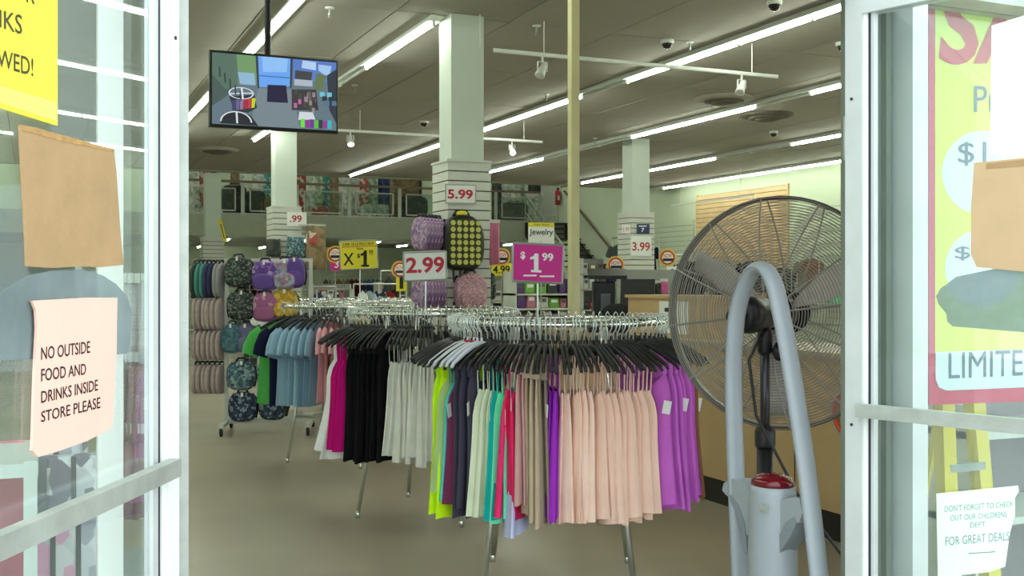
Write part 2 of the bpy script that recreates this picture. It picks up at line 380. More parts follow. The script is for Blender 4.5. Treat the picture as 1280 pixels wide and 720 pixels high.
for R, spans, (da, db), words in ROWS:
    lits = [(Dpx(R, b), Dpx(R, a)) for a, b in spans]
    d = lits[0][1] if lits else 20
    while d > da+1.21: d -= 1.22
    y = d-1.22 if d-1.22 > da-.3 else d
    tot = int((db-y)/1.22+.9999); idx = 0
    while y < db:
        idx += 1; od = ORD[tot-idx]
        c = y+.61; lit = any(a-.15 < c < b+.15 for a, b in lits) or (c < 8.2 and R < 3) or R < 0 or (lits and c < lits[-1][0] and R > 6)
        fixture(R, y, ZC, lit, ('lit' if lit else 'unlit')+' fluorescent strip light, '+od+' from the far end of the row '+words, ('lit' if lit else 'unlit')+' lights '+words)
        y += 1.22
for i, (px, py, od) in enumerate(((250, 309, 'leftmost'), (272, 305, 'second from the left'), (300, 297, 'third from the left'), (328, 310, 'fourth from the left'), (398, 299, 'middle'), (500, 300, 'fifth from the right'), (503, 308, 'fourth from the right'), (640, 299, 'third from the right'), (655, 305, 'second from the right'))):
    p = hitz(px, py, 2.82)
    fixture(p.x, max(33.2, min(p.y-.6, DB-1.4)), 2.92, True, 'lit fluorescent light under the mezzanine floor, '+od, 'lights under the mezzanine')
for i, x in enumerate((-1, 1.5, 4, 6.5, 9, 11.5, 14.5)):  # unseen fixtures added to brighten the mezzanine goods
    for y in (27.5, 30, 33.5, 35, 36.6): fixture(x, y, 6.0, True, 'unseen fluorescent light added high above the mezzanine opening to brighten it', 'added lights over the mezzanine')
# ================================================================== track lights
def spot(parent, x, lit, yaw):
    mb = MB().tube([(x, 0, -.02), (x, 0, -.07)], .012, 8)
    mb.box(x-.055, x-.05, -.012, .012, -.17, -.07).box(x+.05, x+.055, -.012, .012, -.17, -.07).box(x-.055, x+.055, -.012, .012, -.075, -.07)
    h = mb.build('spot_yoke', m_white, parent)
    c, s_ = cos(yaw), sin(yaw)
    M4 = Matrix.Translation((x, 0, -.15)) @ Matrix.Rotation(yaw, 4, 'Z') @ Matrix.Rotation(rad(35), 4, 'X')
    b = MB().lathe([(.02, .09), (.03, .08), (.032, .02), (.052, -.07), (.055, -.085)], 14); b.v = [tuple(M4 @ Vector(v)) for v in b.v]
    o = b.build('spot_head', m_white, parent, True)
    l = MB().lathe([(.046, -.084), (.04, -.09), (.01, -.094)], 14); l.v = [tuple(M4 @ Vector(v)) for v in l.v]
    l.build('lens', m_spot if lit else m_tubeoff, o, True)
def track(x0, x1, D, z, spots, rods, label, lit):
    r = thing('track_light', label, 'track light', (x0, D, z))
    L = x1-x0
    MB().cbox(0, L, -.018, .018, -.02, .02, .006).build('track_bar', m_white, r)
    for px in rods: x = R_at(px, D)-x0; MB().tube([(x, 0, .02), (x, 0, ZC-z)], .006, 6).build('hanger_rod', m_white, r)
    for px in spots: spot(r, R_at(px, D)-x0, lit, rad(175 if lit else 120))
DT1, DT2 = 10.1, 16.4
track(4.23, R_at(972, DT1), DT1, hitD(700, 70.5, DT1).z, (678, 927), (680, 940, 600), 'long white track light bar with two spot heads right of the near column', False)
track(R_at(420, DT2), R_at(678, DT2), DT2, hitD(600, 173, DT2).z, (438, 640), (655, 450), 'farther white track light bar with two glowing spots behind the near column', True)
p = hitR(838, 240, 15.2); q = hitR(942, 224, 15.2)
r = thing('track_light', 'white track light bar near the right wall above the tan slat panel', 'track light', (15.2, q.y, 3.55))
MB().cbox(-.018, .018, 0, p.y-q.y, -.02, .02, .006).build('track_bar', m_white, r)
for yy in (.5, p.y-q.y-.5): MB().tube([(0, yy, .02), (0, yy, ZC-3.55)], .006, 6).build('hanger_rod', m_white, r)
spot(r, 0, False, rad(60))
# ================================================================== small ceiling fittings
def sprinkler(px, py, words):
    p = hitz(px, py, ZC-.02); r = thing('sprinkler', 'small fire sprinkler on the ceiling '+words, 'sprinkler', (p.x, p.y, ZC))
    MB().lathe([(.045, 0), (.045, -.01), (.015, -.016)], 14).build('escutcheon', m_white, r)
    MB().lathe([(.012, -.01), (.012, -.06), (.02, -.065), (.008, -.09), (.024, -.095), (.024, -.1)], 10).build('nozzle', m_alug, r)
for px, py, wd in ((412, 12, 'right of the wall screen'), (671, 34, 'above the near track light'), (683, 119, 'left of the cream pole over the centre row'), (862, 54, 'right of the dome camera'), (890, 128, 'under the brown vent ring'), (744, 174, 'behind the cream pole'), (443, 108, 'left of the near column')): sprinkler(px, py, wd)
def dome(px, py, words):
    p = hitz(px, py, ZC); r = thing('dome_camera', 'small white and black dome security camera '+words, 'camera', (p.x, p.y, ZC))
    MB().lathe([(.075, 0), (.075, -.03), (.06, -.04)], 20).build('housing', m_white, r, True)
    MB().lathe([(.058, -.038), (.055, -.06), (.04, -.085), (.015, -.098)], 20).build('dome', M('smoked plastic', (18, 18, 20), .12), r, True)
for px, py, wd in ((834, 50, 'above the long track light'), (968, 1, 'at the top edge near the right door'), (1053, 53, 'beside the right door frame'), (967, 164, 'between the third and fourth light rows'), (530, 151, 'left of the near column'), ): dome(px, py, wd)
m_vent = M('stained vent', (96, 90, 78), .8)
for px, py, wd in ((272, 186, 'below the wall screen'), (958, 143, 'above the right light rows'), (905, 122, 'behind the long track light')):
    p = hitz(px, py, ZC); r = thing('ceiling_vent', 'round ceiling air vent '+wd, 'vent', (p.x, p.y, ZC))
    MB().lathe([(.42, 0), (.42, -.02), (.34, -.05), (.3, -.05)], 28).build('rim', m_ceil if px != 958 else m_vent, r, True)
    MB().lathe([(.3, -.02), (.28, -.07), (.2, -.08)], 28).build('cone', m_vent, r, True)
    MB().lathe([(.2, -.05), (.17, -.1), (.05, -.105)], 28).build('inner_cone', m_vent, r, True)
# ================================================================== hangers and garments (origin on the rail, x outwards, z up)
RING = .538; RZ = 1.318
def hanger_body_mesh(m):
    mb = MB()
    mb.tube([(-.205, 0, -.208), (-.19, 0, -.188), (-.12, 0, -.146), (-.05, 0, -.112), (0, 0, -.1), (.05, 0, -.112), (.12, 0, -.146), (.19, 0, -.188), (.205, 0, -.208)], [.006, .010, .012, .012, .013, .012, .012, .010, .006], 6, ry=.0085)
    mb.tube([(0, 0, -.105), (0, 0, -.075)], .006, 6)
    return mb.mesh('hanger', m, True)
def hook_mesh():
    p = [(0, 0, -.045), (0, 0, -.03)]+[(.021*sin(a)-.0, 0, .021*(-cos(a))+.009) for a in [rad(x) for x in (20, 60, 100, 140, 180, 220, 260, 285)]]
    p = [(0, 0, -.085), (.002, 0, -.045), (.022, 0, -.024), (.028, 0, -.002), (.02, 0, .02), (0, 0, .03), (-.02, 0, .02), (-.027, 0, .0)]
    return MB().tube(p, .0036, 5).mesh('hook', M('bright hook metal', (226, 234, 230), .25, .55), True)
HG, HGW, HGB = hanger_body_mesh(m_black), hanger_body_mesh(M('white plastic', (222, 226, 236), .4)), hanger_body_mesh(M('pale wood', (205, 186, 140), .5))
HK = hook_mesh()
def garment_mesh(kind, seed):
    rnd = random.Random(seed); mb = MB(); N = 26; T = 11
    ph = rnd.uniform(0, 6); fr = rnd.uniform(4.5, 7); lean = rnd.uniform(-.012, .012)
    if kind == 'cami': zt, zh, w0, w1, w2, dip = -.30, -.865, .10, .145, .168, .035
    elif kind == 'tank': zt, zh, w0, w1, w2, dip = -.22, -.865, .125, .155, .185, .09
    elif kind == 'flare': zt, zh, w0, w1, w2, dip = -.30, -.90, .10, .145, .215, .035
    else: zt, zh, w0, w1, w2, dip = -.13, -.80, .205, .2, .215, 0
    zh += rnd.uniform(-.02, .02)
    vs = []; fs = []
    for i in range(T):
        t = i/(T-1)
        w = w0+(w1-w0)*sin(min(1, t/(.4 if kind == 'tee' else .2))*pi/2) if t < .4 else w1+(w2-w1)*((t-.4)/.6)**1.3
        th = (.006 if kind == 'tee' else .012)+.012*min(1, t*2.2)
        amp = (.003+.014*t)*(1.5 if kind == 'flare' else 1)
        for k in range(N):
            a = 2*pi*k/N; c = cos(a); x = w*math.copysign(abs(c)**.8, c); y = th*sin(a)
            y += amp*sin(fr*x/w+ph)+.4*amp*sin(2.3*fr*x/w+2*ph)*math.copysign(1, sin(a)) + lean*t
            zc = (-.11-.5*abs(x)*(.9 if abs(x) < .2 else 1)) if kind == 'tee' else zt-dip*(1-(x/w)**2)**.7*(1 if sin(a) < 0 else .6)
            z = zc+(zh-zc)*t + (.006*sin(7*x/w+ph) if t == 1 else 0)
            vs.append((x, y, z))
    for i in range(T-1):
        for k in range(N): l = (k+1) % N; fs.append((i*N+k, i*N+l, (i+1)*N+l, (i+1)*N+k))
    mb.add(vs, fs)
    if kind == 'tee':
        for s in (-1, 1):
            pth = [(s*.17, 0, -.235), (s*.225, 0, -.27), (s*.265, .004, -.335), (s*.285, .006, -.395)]
            mb.tube(pth, [.085, .085, .078, .07], 10, ry=.02, caps=False)
    return mb.mesh('garment', m_white, True)
def strap_mesh(s, kind):
    if kind == 'tank': return MB().add([(s*.085, -.012, -.142), (s*.125, -.012, -.163), (s*.127, -.014, -.24), (s*.07, -.014, -.26), (s*.085, .012, -.142), (s*.125, .012, -.163), (s*.127, .014, -.24), (s*.07, .014, -.26)], [(0, 1, 2, 3), (7, 6, 5, 4), (0, 4, 5, 1), (1, 5, 6, 2), (0, 3, 7, 4)]).mesh('strap', m_white)
    return MB().tube([(s*.095, -.012, -.32), (s*.1, -.014, -.23), (s*.105, -.008, -.15), (s*.105, .008, -.15), (s*.1, .014, -.23), (s*.095, .012, -.32)], .0045, 4, ry=.002).mesh('strap', m_white)
GM = {k: [garment_mesh(k, 10*i+j) for j in range(4)] for i, k in enumerate(('cami', 'tank', 'flare', 'tee'))}
ST = {(s, k): strap_mesh(s, k) for s in (-1, 1) for k in ('cami', 'tank')}
TAG = MB().box(-.018, .018, -.0008, .0008, -.062, 0).mesh('price_tag', m_paper)
def fab(name, rgb, var=.05): return M(name+' fabric', rgb, .9, var=var, scale=9, bump=.12, spec=.2, bscale=220)
PAL = {'neon': (206, 255, 30), 'olive': (176, 200, 130), 'aqua': (96, 214, 206), 'plum': (126, 58, 92), 'charcoal': (72, 70, 86), 'cream': (224, 232, 204), 'teal': (20, 182, 172), 'mint': (126, 242, 192), 'hot pink': (244, 52, 118), 'lavender': (202, 208, 244), 'dusty pink': (208, 162, 158), 'tan': (194, 174, 148), 'taupe': (150, 136, 118), 'purple': (164, 52, 200), 'peach': (254, 218, 200), 'orchid': (212, 112, 216), 'brown': (146, 98, 72), 'pale grey': (176, 188, 198), 'white': (248, 250, 250), 'magenta': (204, 14, 128), 'black': (20, 20, 22), 'ivory': (246, 246, 240), 'green': (88, 186, 92), 'navy': (28, 30, 62), 'light blue': (158, 192, 216), 'soft pink': (234, 178, 188), 'slate': (78, 84, 84), 'maroon': (96, 28, 40), 'denim': (58, 84, 130), 'red': (176, 40, 46), 'khaki': (132, 124, 92), 'mustard': (206, 168, 40)}
def rdir(th): return Vector((-SN*cos(th)+CN*sin(th), -CN*cos(th)-SN*sin(th), 0))
def rack(px, Z, name_label, base_th=45, ringr=RING, detail=True, rz=RZ):
    c = at(px, 355, Z); root = thing('round_garment_rack', name_label, 'clothes rack', (c.x, c.y, 0), -YAW+rad(base_th))
    n = 56
    MB().tube([(ringr*cos(2*pi*k/n), ringr*sin(2*pi*k/n), rz-.004) for k in range(n)], .0125, 8, closed=True).build('ring_rail', m_chrome, root, True)
    for k in range(2):
        a = k*pi/2
        MB().tube([(-ringr*cos(a), -ringr*sin(a), rz-.012), (ringr*cos(a), ringr*sin(a), rz-.012)], .009, 6).build('cross_bar', m_chrome2, root, True)
    for k in range(4):
        a = k*pi/2; d = Vector((cos(a), sin(a), 0))
        leg = MB().tube([d*.51+Vector((0, 0, .03)), d*.45+Vector((0, 0, .4)), d*.31+Vector((0, 0, rz-.02))], .0145, 8).build('leg', m_chrome2, root, True)
        MB().lathe([(.014, 0), (.017, .006), (.017, .035), (.012, .045)], 10, 'z', (d.x*.512, d.y*.512, 0)).build('levelling_foot', m_chrome, leg, True)
        b = (k+1)*pi/2; e = Vector((cos(b), sin(b), 0))
        MB().tube([d*.45+Vector((0, 0, .385)), e*.45+Vector((0, 0, .385))], .010, 6).build('brace', m_chrome2, root, True)
    return c
def put(c, th, label_g, colour=None, kind='cami', hanger=HG, hlabel=None, dr=0, dz=0, words='', tagged=False, ringr=RING, rz=RZ, tiltj=2.0, hgroup=None, zs=1.0):
    d = rdir(th); p = Vector((c.x, c.y, 0))+d*ringr+Vector((0, 0, rz+dz)); ang = atan2(d.y, d.x)+rad(5+random.uniform(-tiltj, tiltj))
    h = inst('hanger', hanger, None, p, ang, ry=rad(random.uniform(-2, 2))); tag(h, hlabel, 'hanger', hgroup or 'hangers: '+hlabel)
    inst('hook', HK, h)
    if colour:
        ry = rad(random.uniform(-1.5, 1.5))
        o = inst({'cami': 'camisole', 'tank': 'tank_top', 'flare': 'flared_top', 'tee': 't_shirt'}[kind], random.choice(GM[kind]), None, p, ang, m=fab(colour, PAL[colour]), ry=ry, scale=(random.uniform(.97, 1.03), random.uniform(.9, 1.2), zs*random.uniform(.975, 1.025)))
        tag(o, label_g, {'cami': 'camisole', 'tank': 'tank top', 'flare': 'top', 'tee': 't-shirt'}[kind], words)
        if kind in ('cami', 'flare', 'tank'):
            for s in (-1, 1): inst('strap', ST[(s, 'tank' if kind == 'tank' else 'cami')], o, m=fab(colour, PAL[colour]))
        if tagged: inst('price_tag', TAG, o, (.16, -.02, -.36), rad(20), ry=rad(10))
        return o
def arc(c, items, rackword, hlabel, ringr=RING, rz=RZ, hanger=HG):
    for it in items:
        th0, th1, n, colour, kind, tags = it[:6]; zs = it[6] if len(it) > 6 else 1.0
        for i in range(n):
            th = rad(th0+(th1-th0)*(i+.5)/n+random.uniform(-.9, .9))
            kn = {'cami': 'camisole', 'tank': 'tank top', 'flare': 'flared top', 'tee': 't-shirt', None: ''}[kind]
            od = '' if not colour else (ORD[i]+' from the left') if n > 1 else 'single one'
            put(c, th, '%s %s on %s, %s' % (colour, kn, rackword, od) if colour else None, colour, kind or 'cami', hlabel=hlabel, words='%s %ss on %s' % (colour, kn, rackword), tagged=tags and i % 3 == 0, ringr=ringr, rz=rz, hanger=hanger, zs=zs, tiltj=2.5)
# ---- nearest rack
c1 = rack(699, 5.5, 'nearest chrome round rack crowded with peach and purple tops', 42)
arc(c1, [(-92, -67, 9, None, None, False), (-67, -59, 2, 'neon', 'tank', False, 1.05), (-60, -57, 1, 'olive', 'cami', False, .93), (-57, -54, 1, 'aqua', 'cami', False, .96), (-54, -51, 1, 'plum', 'cami', False, .95),
         (-51, -40, 3, 'charcoal', 'tank', True, 1.02), (-39, -32, 3, 'cream', 'cami', True, 1.0), (-32, -30, 1, 'teal', 'cami', False, 1.0), (-30, -25, 2, 'mint', 'cami', True, 1.02),
         (-25, -22, 2, 'hot pink', 'cami', False, .98), (-22.5, -21.5, 1, 'lavender', 'flare', True, 1.06), (-21, -17, 2, 'dusty pink', 'tank', True, .9), (-17, -12, 3, 'tan', 'tank', False, 1.0), (-12, -8, 2, 'taupe', 'tank', False, 1.0),
         (-8, -3, 3, 'purple', 'cami', True, .99), (-3, 38, 17, 'peach', 'cami', False, 1.0), (41, 70, 6, 'orchid', 'tank', True, .98), (72, 79, 2, 'brown', 'tank', False, 1.0), (80, 94, 3, 'pale grey', 'tank', True, 1.05),
         (97, 262, 34, None, None, False)],
    'the nearest round rack', 'black plastic hanger with chrome hook on the nearest round rack')
for i, th in enumerate((-60, -57, -54, -51, -48, -45)):
    put(c1, rad(th), None, None, hanger=HGW, hlabel='white plastic hanger bunched with others at the left of the nearest rack', dz=.004, tiltj=1)
cl = MB().box(-.02, .03, -.03, .03, -.11, -.085).build('hanger_clip', m_red, None, loc=Vector((c1.x, c1.y, RZ))+rdir(rad(-52))*(RING), rz=atan2(rdir(rad(-52)).y, rdir(rad(-52)).x))
tag(cl, 'small red clip holding the white hangers together', 'clip')
# ---- middle rack
c2 = rack(541.5, 7.18, 'middle chrome round rack with black and white tops', 24)
arc(c2, [(-96, -84, 4, None, None, False), (-83, -72, 3, 'white', 'flare', False, 1.02), (-69, -53, 4, 'magenta', 'cami', False), (-51, -23, 9, 'black', 'tank', False, 1.02), (-21, 4, 11, 'ivory', 'flare', False, .97),
         (6, 40, 8, 'charcoal', 'cami', False), (42, 90, 8, 'pale grey', 'cami', False), (92, 262, 30, None, None, False)],
    'the middle round rack', 'black plastic hanger with chrome hook on the middle round rack')
# ---- third rack
c3 = rack(435, 9.3, 'third chrome round rack with light blue and pink t-shirts', 20)
h3 = 'black plastic hanger on the third round rack'
arc(c3, [(-92, -84, 1, 'slate', 'tee', False), (-76, -70, 1, 'green', 'tee', False, 1.04), (-57, -51, 1, 'navy', 'tee', False, 1.02), (-44, -13, 7, 'light blue', 'tee', False), (-12, 10, 6, 'soft pink', 'tee', False, .95)], 'the third round rack', h3)
arc(c3, [(12, 26, 5, None, None, False)], 'the third round rack', 'pale wooden hanger on the third round rack', hanger=HGB)
arc(c3, [(28, 70, 8, 'black', 'tee', False), (72, 250, 26, None, None, False)], 'the third round rack', h3)
# ---- farther racks: only their crowns show over the nearer ones
for px, Z, nm, cols in ((388, 12.9, 'small far rack behind the third rack, left', ('slate', 'white')), (458, 11.5, 'far rack under the yellow price sign', ('red', 'white')), (530, 13.2, 'far rack behind the 2.99 sign', ('ivory', 'khaki'))):
    c = rack(px, Z, 'round rack of mixed tops, '+nm, 30)
    for i in range(20):
        th = rad(-95+190*i/19); col = cols[(i//5) % 2]
        put(c, th, col+' t-shirt on the '+nm+', '+ORD[i]+' from left', col, 'tee', hlabel='hanger on the '+nm, words=col+' shirts, '+nm)
# ================================================================== price signs standing on the racks
def stand_sign(label, pl, panel, mat, layers, pole_px, pole_y1, frame_m=m_alug, foot=None):
    r = flat_sign('price_sign', label, 'sign', pl, panel, mat, layers, thick=.004, off=.002)
    L = [pl.px(*p) for p in panel]; s0 = sum(p[0] for p in L)/4; z0 = min(p[1] for p in L); loc = lambda q: (lambda a: (a[0]-s0, a[1]-z0))(pl.px(*q))
    P = [loc(p) for p in panel]; b = .006
    for i, (a, c) in enumerate(zip(P, P[1:]+P[:1])):
        MB().tube([(a[0], -.002, a[1]), (c[0], -.002, c[1])], .007, 4).build('frame_bar', frame_m, r)
    a = loc((pole_px, pole_y1)); bot = (loc((pole_px, panel[2][1]))[1])
    MB().tube([(a[0], .004, a[1] if foot is None else foot-z0), (a[0], .004, bot+.02)], .005, 6).build('pole', m_chrome2, r)
    return r
D_s1 = (at(672, 355, 5.5).y); 
stand_sign('magenta 1.99 price sign standing on the nearest rack', planeD(at(672, 355, 5.55).y), [(641, 304), (704, 307), (702, 354), (640, 351)], m_magenta,
    [('lettering', 'text', [('$', [(650, 314), (656, 314.5), (656, 325), (650, 324.5)]), ('99', [(677, 316), (691, 317), (691, 327), (677, 326)])], m_paper, {'bold': .03}),
     ('fine_print', 'text', [('our everyday low price', [(653, 342.6), (692, 344.6), (692, 347.4), (653, 345.6)])], m_paper, {'bold': .02})][:1]
    + [('numeral', 'poly', [one(662, 316.5, 676, 340, .8)], m_paper), ('fine_print', 'poly', [rectq(653.5, 343.4, 670, 345.4), rectq(674, 344.4, 692, 346.4)], m_paper)], 672, 400, foot=RZ-.01)
stand_sign('white 2.99 price sign with red numerals standing on the middle rack', planeD(at(532, 355, 7.2).y), [(504, 316), (557, 314), (557.5, 349), (505, 351)], m_paper,
    [('lettering', 'text', [('2.99', [(507, 322), (555, 320.5), (555, 341), (507, 342)])], m_red, {'bold': .03})], 532, 390, foot=RZ-.01)
stand_sign('yellow 1.99 price sign with crossed out price over the third rack', planeD(at(450, 355, 9.4).y), [(424, 302), (470, 300), (472, 335), (426, 337.5)], m_yellow,
    [('lettering', 'text', [('$', [(446, 317), (450, 317), (450, 323), (446, 323)]), ('99', [(461, 312.5), (466, 312.2), (466, 319), (461, 319)]), ('X', [(429, 317), (442, 316), (442, 331), (429, 332)]), ('SUPER VALUE PRICE DROP', [(428, 304), (467, 302.4), (467, 306.2), (428, 307.8)]), ('Now', [(446, 309.5), (454, 309), (454, 312), (446, 312.6)])], m_blackp, {'bold': .015}),
     ('numeral', 'poly', [one(450.5, 313, 461, 333.5)], m_blackp), ('rule', 'poly', [[(427, 308.6), (470, 307), (470, 307.8), (427, 309.4)]], m_red)], 450, 380, foot=RZ-.01)
# ================================================================== notices on the left door
W = lambda x0, y0, x1, y1, dy0=0, dy1=None: [(x0, y0), (x1, y0+dy0), (x1, y1+(dy0 if dy1 is None else dy1)), (x0, y1)]
flat_sign('notice', 'yellow notice ending in ALLOWED! taped high on the left glass door', 'sign', PLD, [(-64, -52), (66, -8), (66, 157), (-64, 117)], M('bright yellow paper', (240, 232, 60), .6, var=.02),
    [('lettering', 'text', [('DRINKS', [(-62, -2), (21, 19), (21, 44), (-62, 16)]), ('ALLOWED!', [(-62, 46), (35, 73), (35, 96), (-62, 68)]), ('FOOD OR', [(-62, -44), (37, -18), (37, 6), (-62, -22)])], M('dark olive ink', (60, 56, 20), .6), {'bold': .01}),
     ('tape', 'poly', [[(-60, 92), (64, 128), (64, 152), (-60, 112)]], M('clear tape', (236, 228, 84), .3, var=.06, scale=40))])
flat_sign('cardboard_patch', 'rough brown cardboard square taped on the left glass door', 'cardboard', PLD, [(19, 156), (40, 160), (75, 171), (136, 188), (139, 215), (144, 290), (148, 331), (120, 334), (90, 333), (60, 335), (28, 333), (25, 270), (21, 200)], m_cardb,
    [('torn_edge', 'poly', [[(19, 156), (75, 170), (136, 187), (136, 190), (75, 178), (20, 163)]], M('torn cardboard', (172, 136, 84), .9, var=.2, scale=60))], thick=.006)
m_decal = MG('frosted decal', (.62, .68, .68), .40, (168, 182, 184), refl=.4, rough=.3)
flat_sign('door_decal', 'grey frosted arched decal on the left glass door behind the salmon notice', 'decal', PLD, [(-40, 420), (-30, 385), (0, 362), (30, 345), (62, 338), (100, 337), (125, 344), (142, 355), (156, 370), (162, 390), (160, 430), (156, 442), (110, 446), (-40, 452)], m_decal, thick=.001, off=.0035)
flat_sign('notice', 'curling salmon notice about outside food taped on the left glass door', 'sign', PLD, [(30, 376), (35, 388), (36, 410), (33, 470), (31, 540), (30, 563), (38, 571), (60, 565), (100, 551), (132, 535), (134, 500), (137, 440), (138, 372), (100, 372)], m_pinkp,
    [('lettering', 'text', [('NO OUTSIDE', [(41, 434), (103, 426), (103, 441), (41, 450)]), ('FOOD AND', [(41, 461), (98, 454), (98, 468), (41, 477)]), ('DRINKS INSIDE', [(41, 489), (113, 474), (113, 488), (41, 504)]), ('STORE PLEASE', [(41, 514), (116, 496), (116, 510), (41, 528)])], m_blackp, {'bold': .008})], off=.009)
# ---- notices on the right door
flat_sign('notice', 'blank white sheet taped high on the right glass door', 'sign', PRD, [(1242, 33), (1330, 5), (1330, 202), (1240, 193)], m_paper, off=.006)
flat_sign('cardboard_patch', 'brown cardboard square taped on the right glass door', 'cardboard', PRD, [(1221, 204), (1340, 192), (1340, 345), (1224, 334), (1217, 318), (1217, 260)], M('pale cardboard', (192, 164, 126), .85, var=.05, scale=12),
    [('tape', 'poly', [[(1236, 205), (1300, 198), (1300, 207), (1236, 212)]], m_cardb)], thick=.006, off=.008)
flat_sign('door_decal', 'grey frosted decal on the right glass door under the cardboard', 'decal', PRD, [(1245, 336), (1330, 331), (1340, 420), (1240, 412), (1192, 408), (1185, 402), (1184, 392), (1174, 380), (1171, 370), (1177, 360), (1186, 354), (1196, 346), (1220, 341)], m_decal, thick=.001, off=.0035)
# ---- sale poster in the right window
PW = planeD(D0+.05); c_ = lambda cx, cy, r, n=24: [(cx+r*cos(2*pi*k/n), cy+r*1.05*sin(2*pi*k/n)) for k in range(n)]
m_lime = M('lime yellow paper', (222, 246, 84), .6, var=.02); m_sred = M('poster red', (204, 52, 92), .6, var=.02); m_cyan = M('pale poster white', (222, 240, 236), .6, var=.02)
flat_sign('sale_poster', 'large yellow and red sale poster hanging in the right shop window', 'poster', PW, [(1160, -30), (1420, -34), (1420, 497), (1160, 506)], m_sred,
    [('yellow_field', 'poly', [[(1168, -28), (1420, -32), (1420, 434), (1168, 440)]], m_lime),
     ('price_disc', 'poly', [c_(1226, 216, 50), c_(1226, 335, 46)], m_cyan),
     ('banner', 'poly', [[(1168, 440), (1420, 432), (1420, 478), (1182, 488), (1172, 484), (1168, 474)]], m_cyan),
     ('headline', 'text', [('SALE', [(1172, -14), (1392, -18), (1392, 78), (1172, 82)])], M('headline red', (200, 40, 64), .6), {'bold': .03, 'shear': .12}),
     ('lettering', 'text', [('$1', [(1196, 178), (1231, 177), (1231, 207), (1196, 208)]), ('$5', [(1192, 308), (1231, 307), (1231, 325), (1192, 326)]), ('LIMITED', [(1184, 441), (1300, 436), (1300, 468), (1184, 473)]), ('Prices', [(1216, 108), (1300, 106), (1300, 138), (1216, 141)])], M('slate blue ink', (96, 108, 132), .6), {'bold': 0.0})], off=0, thick=.003)
flat_sign('notice', 'torn pale green notice about the childrens department in the right window', 'sign', planeD(D0-.012), [(1170, 617), (1272, 607), (1273, 614), (1268, 622), (1268, 645), (1262, 665), (1259, 685), (1256, 708), (1235, 715), (1205, 718), (1172, 728)], M('pale green paper', (222, 244, 226), .7, var=.03),
    [('lettering', 'text', [("DON'T FORGET TO CHECK", [(1180, 632), (1266, 626), (1266, 633), (1180, 640)]), ('OUT OUR CHILDRENS', [(1187, 644), (1258, 639), (1258, 646), (1187, 651)]), ('DEPT', [(1212, 653), (1231, 651.5), (1231, 658), (1212, 659.5)]), ('FOR GREAT DEALS!', [(1181, 671), (1263, 664), (1263, 675), (1181, 682)])], M('faded ink', (120, 136, 132), .6)),
     ('small_print', 'poly', [[(1210, 691), (1243, 688.6), (1243, 690), (1210, 692.4)]], M('faded ink', (120, 136, 132)))], off=.0, thick=.002)
# ---- yellow step ladder and shelf behind the right window
p = hitD(1225, 355, 2.95)
r = thing('step_ladder', 'yellow fibreglass step ladder standing behind the right window', 'ladder', (p.x, p.y, 0))
m_lad = M('yellow fibreglass', (238, 222, 66), .45)
for s, x0, x1 in ((-1, -.155, -.06), (1, .075, .075)):
    MB().add([(x0-.03, -.05, 0), (x0+.03, -.05, 0), (x0+.03, .0, 0), (x0-.03, .0, 0), (x1-.03, .1, 1.3), (x1+.03, .1, 1.3), (x1+.03, .15, 1.3), (x1-.03, .15, 1.3)], [(3, 2, 1, 0), (4, 5, 6, 7), (0, 1, 5, 4), (1, 2, 6, 5), (2, 3, 7, 6), (3, 0, 4, 7)]).build('rail', m_lad, r)
for i in range(4):
    z = .25+.28*i; f = z/1.3; MB().box(-.155+.095*f, .075, -.05+.15*f, .0+.15*f, z, z+.03).build('step', m_alug, r)
for x in (-.2, .13): MB().tube([(x, .55, 0), (x*.5, .2, 1.28)], .016, 6).build('rear_leg', m_lad, r)
MB().box(-.1, .12, .06, .26, 1.3, 1.34).build('top_cap', m_lad, r)
MB().prism([(-.118, .62), (-.078, .64), (-.078, .70), (-.118, .69)], .0, .002).build('warning_label', M('green label', (60, 190, 110), .6), r)
p = hitD(1240, 355, 3.4)
r = thing('shelf_unit', 'low white shelf unit behind the ladder in the right window', 'shelf', (p.x+.3, p.y+.1, 0))
for z in (.1, .5, .86): MB().box(-.5, .6, -.2, .2, z, z+.03).build('shelf_board', m_white, r)
for x in (-.5, .57): MB().box(x, x+.03, -.2, .2, 0, 1.0).build('side_panel', m_white, r)
MB().box(-.5, .6, .19, .2, 0, 1.0).build('back_panel', M('mauve grey panel', (150, 140, 146), .7), r)
# ================================================================== hanging screen
PT = planeD(6.55)
tv = [(262, 62), (423, 75), (418, 166), (258, 158)]
Lc = [PT.px(*q) for q in tv]; xc = (Lc[0][0]+Lc[1][0])/2; zc = Lc[3][1]; w_, h_ = (Lc[1][0]-Lc[0][0]), (Lc[0][1]-Lc[3][1]+Lc[1][1]-Lc[2][1])/2
zc = (Lc[3][1]+Lc[2][1])/2
r = thing('monitor', 'black flat screen hanging from the ceiling showing the shop camera view', 'monitor', (xc, 6.55, zc))
MB().cbox(-w_/2, w_/2, 0, .06, 0, h_, .006).build('case', m_black, r)
MB().cbox(-w_*.3, w_*.3, .06, .1, h_*.2, h_*.8, .01).build('rear_housing', m_black, r)
MB().box(-.04, .04, .1, .13, h_*.3, h_*.75).build('bracket', m_blackm, r)
ppx = PT.px(340, 30)[0]-xc
MB().tube([(ppx, .13, h_*.3), (ppx, .13, ZC-zc)], .02, 10).build('pole', m_blackm, r)
MB().lathe([(.06, -.012), (.06, 0)], 14, 'z', (ppx, .13, ZC-zc)).build('ceiling_flange', m_blackm, r)
